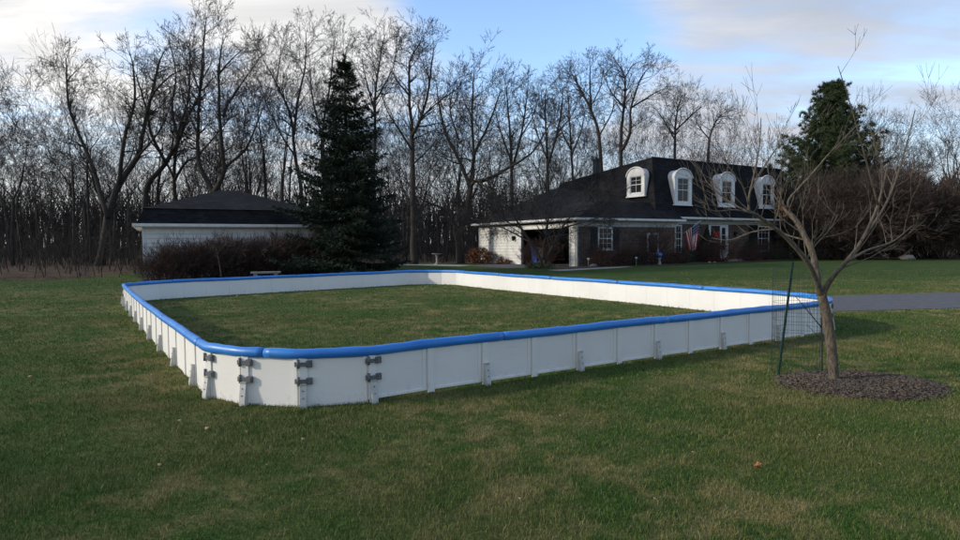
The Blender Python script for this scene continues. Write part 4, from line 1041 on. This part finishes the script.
def bed():
    n = 40; poly = []
    for k in range(n):
        a = 2*PI*k/n; rr = 1+.06*math.sin(3*a+1)+.035*math.sin(7*a)+.02*math.sin(13*a); poly.append((BX+BRX*rr*math.cos(a), BY+BRY*rr*math.sin(a)))
    m = MB(); c = (BX, BY, .045); P = [(x, y, .004) for x, y in poly]
    mid = [(BX+(x-BX)*.75, BY+(y-BY)*.75, .04) for x, y in poly]
    m.add(P+mid+[c], [(k, (k+1) % n, n+(k+1) % n, n+k) for k in range(n)]+[(n+k, n+(k+1) % n, 2*n) for k in range(n)], True)
    o = m.build('planting_bed', MAT['mulch']); tag(o, kind='structure')
    N = 5200; a = rng.uniform(0, 2*PI, N); r = np.sqrt(rng.uniform(0, 1.12, N)**1.02); x = BX+BRX*r*np.cos(a); y = BY+BRY*r*np.sin(a)
    zz = np.where(r < .75, .045, .045*(1-(r-.75)/.30)).clip(0)+rng.uniform(.001, .014, N)
    th = rng.uniform(0, 2*PI, N); L = rng.uniform(.010, .052, N)*.5; w = rng.uniform(.004, .014, N)*.5; ti = rng.normal(0, .35, N)
    ex = np.stack([np.cos(th)*L, np.sin(th)*L, ti*L], -1); ey = np.stack([-np.sin(th)*w, np.cos(th)*w, rng.normal(0, .4, N)*w], -1); c0 = np.stack([x, y, zz], -1)
    up_ = np.array([0, 0, .005])
    V = np.stack([c0-ex-ey, c0+ex-ey, c0+ex+ey, c0-ex+ey, c0-ex-ey+up_, c0+ex-ey+up_, c0+ex+ey+up_, c0-ex+ey+up_], 1).reshape(-1, 3)
    q = np.array([(4, 5, 6, 7), (0, 1, 5, 4), (1, 2, 6, 5), (2, 3, 7, 6), (3, 0, 4, 7)]); F = (np.arange(N)[:, None, None]*8+q[None]).reshape(-1, 4)
    tag(np_mesh('wood_chips', V, F, MAT['chip']), 'pale and brown wood chips covering the bed round the young tree', 'wood chips', kind='stuff')
bed()
def cage():
    c = at(797, 377, 7.3); c.z = 0; o = tag(empty('wire_cage', c), 'green wire mesh cage round a thin sapling beside the young tree', 'wire cage'); r = .275; m = MB()
    def P(a, z_): return Vector((r*math.cos(a)*(1+.03*math.sin(3*a)), r*math.sin(a), z_))
    for k in range(30):
        a = 2*PI*k/30; m.tube([P(a, .0), P(a, .7), P(a, 1.28)], .0017, 4, cap=False)
    for j in range(13):
        z_ = .04+j*.103; m.tube([P(2*PI*k/30, z_) for k in range(31)], .0017, 4, cap=False)
    m.build('mesh', MAT['green_wire'], o)
    a = at(779, 372, 7.15); b2 = at(793, 262, 7.15); o = tag(empty('stake', a), 'green metal stake leaning beside the wire cage', 'stake'); d = (b2-a); m = MB()
    ex = d.normalized(); ey = Vector((0, 1, 0)).cross(ex).normalized(); ez = ex.cross(ey)
    m.obox((0, 0, 0), ex, ey, ez, -.15, -.012, -.003, d.length, .012, .003); m.obox((0, 0, 0), ex, ey, ez, -.15, -.003, .0035, d.length, .003, .03)
    m.build('stake_shaft', MAT['green_stake'], o); m = MB()
    for k in range(12): m = MB(); m.obox(ex*(.15+k*.1), ex, ey, ez, -.008, -.006, -.014, .008, .006, -.0035); m.build('stud', MAT['green_stake'], o)
    s = at(822, 380, 7.2); s.z = 0; o = tag(empty('sapling', s), 'thin dark bare sapling inside the wire cage', 'sapling'); m = MB()
    f = lambda x, y, Y: at(x, y, Y)-s
    m.tube([(0, 0, -.02), f(822, 355, 7.2), f(821.5, 325, 7.2), f(823, 300, 7.15), f(820, 280, 7.1)], [.011, .010, .009, .006, .003], 6); m.build('stem', MAT['iron'] if False else MAT['twig'], o)
    m = MB(); m.tube([f(822, 328, 7.2), f(812, 316, 7.15), f(803, 305, 7.1), f(795, 296, 7.05)], [.007, .006, .005, .003], 5); m.tube([f(812, 316, 7.15), f(806, 300, 7.2)], [.004, .002], 4); m.tube([f(822, 340, 7.2), f(812, 330, 7.3), f(806, 324, 7.35)], [.004, .003, .002], 4); m.build('branch', MAT['twig'], o)
cage()

# ------------------------------------------------------------------ grass blades
def grass():
    Vs = []; Fs = []; base = 0
    bands = [(1.9, 3.2, 11000, .035, .0028), (3.2, 4.6, 8000, .034, .0034), (4.6, 6.5, 4800, .034, .0044), (6.5, 9.5, 2000, .034, .0065), (9.5, 14, 900, .034, .0095), (14, 21, 330, .034, .014), (21, 30, 110, .036, .020)]
    for y0, y1, dens, H, w in bands:
        xl = .86*y1+.4; area = 2*xl*(y1-y0); n = int(area*dens)
        y = rng.uniform(y0, y1, n); x = rng.uniform(-xl, xl, n); keep = np.abs(x) < .84*y+.35
        an = np.arctan2((y-BY)/BRY, (x-BX)/BRX); keep &= np.hypot((x-BX)/BRX, (y-BY)/BRY) > (1+.06*np.sin(3*an+1)+.035*np.sin(7*an)+.02*np.sin(13*an))*rng.uniform(.90, 1.0, n)
        keep &= ~((x > 7.8) & (y > 13.6+.14*(x-8)) & (y < 17.4+.17*(x-8)))
        a_ = (x-K.x)*math.cos(TH)+(y-K.y)*math.sin(TH); keep &= ~((y > 27) & (a_ < .5) & (a_ > -4) & (x > -2))
        x, y = x[keep], y[keep]; n = len(x)
        # tufts: let blades gather
        tx = np.sin(x*9.1+np.sin(y*7.3)*2)*np.sin(y*8.7+np.sin(x*6.1)*2)
        h = H*rng.uniform(.45, 1.15, n)*(1+.30*tx)*(1+.25*np.sin(x*1.7+1)*np.sin(y*2.1)); th = rng.uniform(0, 2*PI, n); lean = rng.uniform(.15, 1.0, n)*h; la = rng.uniform(0, 2*PI, n)
        ww = w*rng.uniform(.6, 1.2, n); ex = np.cos(th)*ww*.5; ey = np.sin(th)*ww*.5; z0 = gz_np(y)
        lx, ly = np.cos(la)*lean, np.sin(la)*lean
        A = np.stack([x-ex, y-ey, z0-.003], -1); B = np.stack([x+ex, y+ey, z0-.003], -1)
        Cc = np.stack([x+ex*.7+lx*.35, y+ey*.7+ly*.35, z0+h*.6], -1); D = np.stack([x-ex*.7+lx*.35, y-ey*.7+ly*.35, z0+h*.6], -1); T = np.stack([x+lx, y+ly, z0+h*.92], -1)
        V = np.stack([A, B, Cc, D, T], 1).reshape(-1, 3); i = np.arange(n)*5+base
        F = np.concatenate([np.stack([i, i+1, i+2], -1), np.stack([i, i+2, i+3], -1), np.stack([i+3, i+2, i+4], -1)])
        Vs.append(V); Fs.append(F); base += len(V)
    o = np_mesh('grass', np.concatenate(Vs), np.concatenate(Fs), MAT['blade'])
    tag(o, 'short winter turf of green and straw coloured blades', 'grass', kind='stuff')
grass()

def leaf(px, py, s, mt, label, group=None, tilt=.3):
    v = FW + RT*((px-480)/FPX) + UP*((270-py)/FPX); t = -CAMH/v.z; p = Vector((0, 0, CAMH))+v*t
    m = MB(); out = []; n = 22
    for k in range(n):
        a = 2*PI*k/n; r = s*(.62+.30*abs(math.cos(2.5*a))+.12*math.sin(a)); x, y = r*math.cos(a), r*math.sin(a)*.85; out.append((x, y, .35*abs(x)*random.uniform(.4, .9)+.2*s*math.sin(3*a)*.4))
    V = out+[(0, 0, 0)]; m.add(V, [(k, (k+1) % n, n) for k in range(n)], True); m.tube([(0, -s*.3, 0), (.1*s, -s*1.3, .1*s)], .0012, 4)
    o = m.build('fallen_leaf', mt); o.modifiers.new('solid', 'SOLIDIFY').thickness = .0012
    o.location = (p.x, p.y, .042); o.rotation_euler = (random.gauss(0, tilt), random.gauss(0, tilt), random.uniform(0, 6.28)); tag(o, label, 'leaf', group)
leaf(758.5, 471.5, .034, MAT['leaf_orange'], 'orange brown fallen leaf lying alone on the right foreground lawn', tilt=.5)
for px, py, s in [(693, 457.5, .014), (639, 434.5, .017), (502, 422.5, .014), (553, 459, .015), (207, 433, .024), (216, 313, .055), (206, 331, .05), (237, 297.5, .05), (404, 311, .045), (388, 306, .04), (449, 321, .04), (463, 329, .035), (322, 329, .035), (180, 425, .02), (303, 444, .018), (770, 405, .015), (600, 440, .013), (247, 436, .016), (398, 447, .014), (430, 470, .012), (268, 470, .015), (340, 500, .012), (520, 505, .011), (655, 505, .012), (700, 420, .013), (160, 470, .018), (560, 420, .014), (820, 440, .013), (880, 470, .016), (60, 430, .02), (30, 380, .025), (930, 420, .018), (290, 318, .045), (350, 300, .045), (500, 300, .04), (540, 312, .035), (265, 325, .05)]:
    leaf(px, py, s, MAT['leaf_tan'], 'small dry tan leaf lying on the winter lawn', 'dry leaves scattered on the lawn')
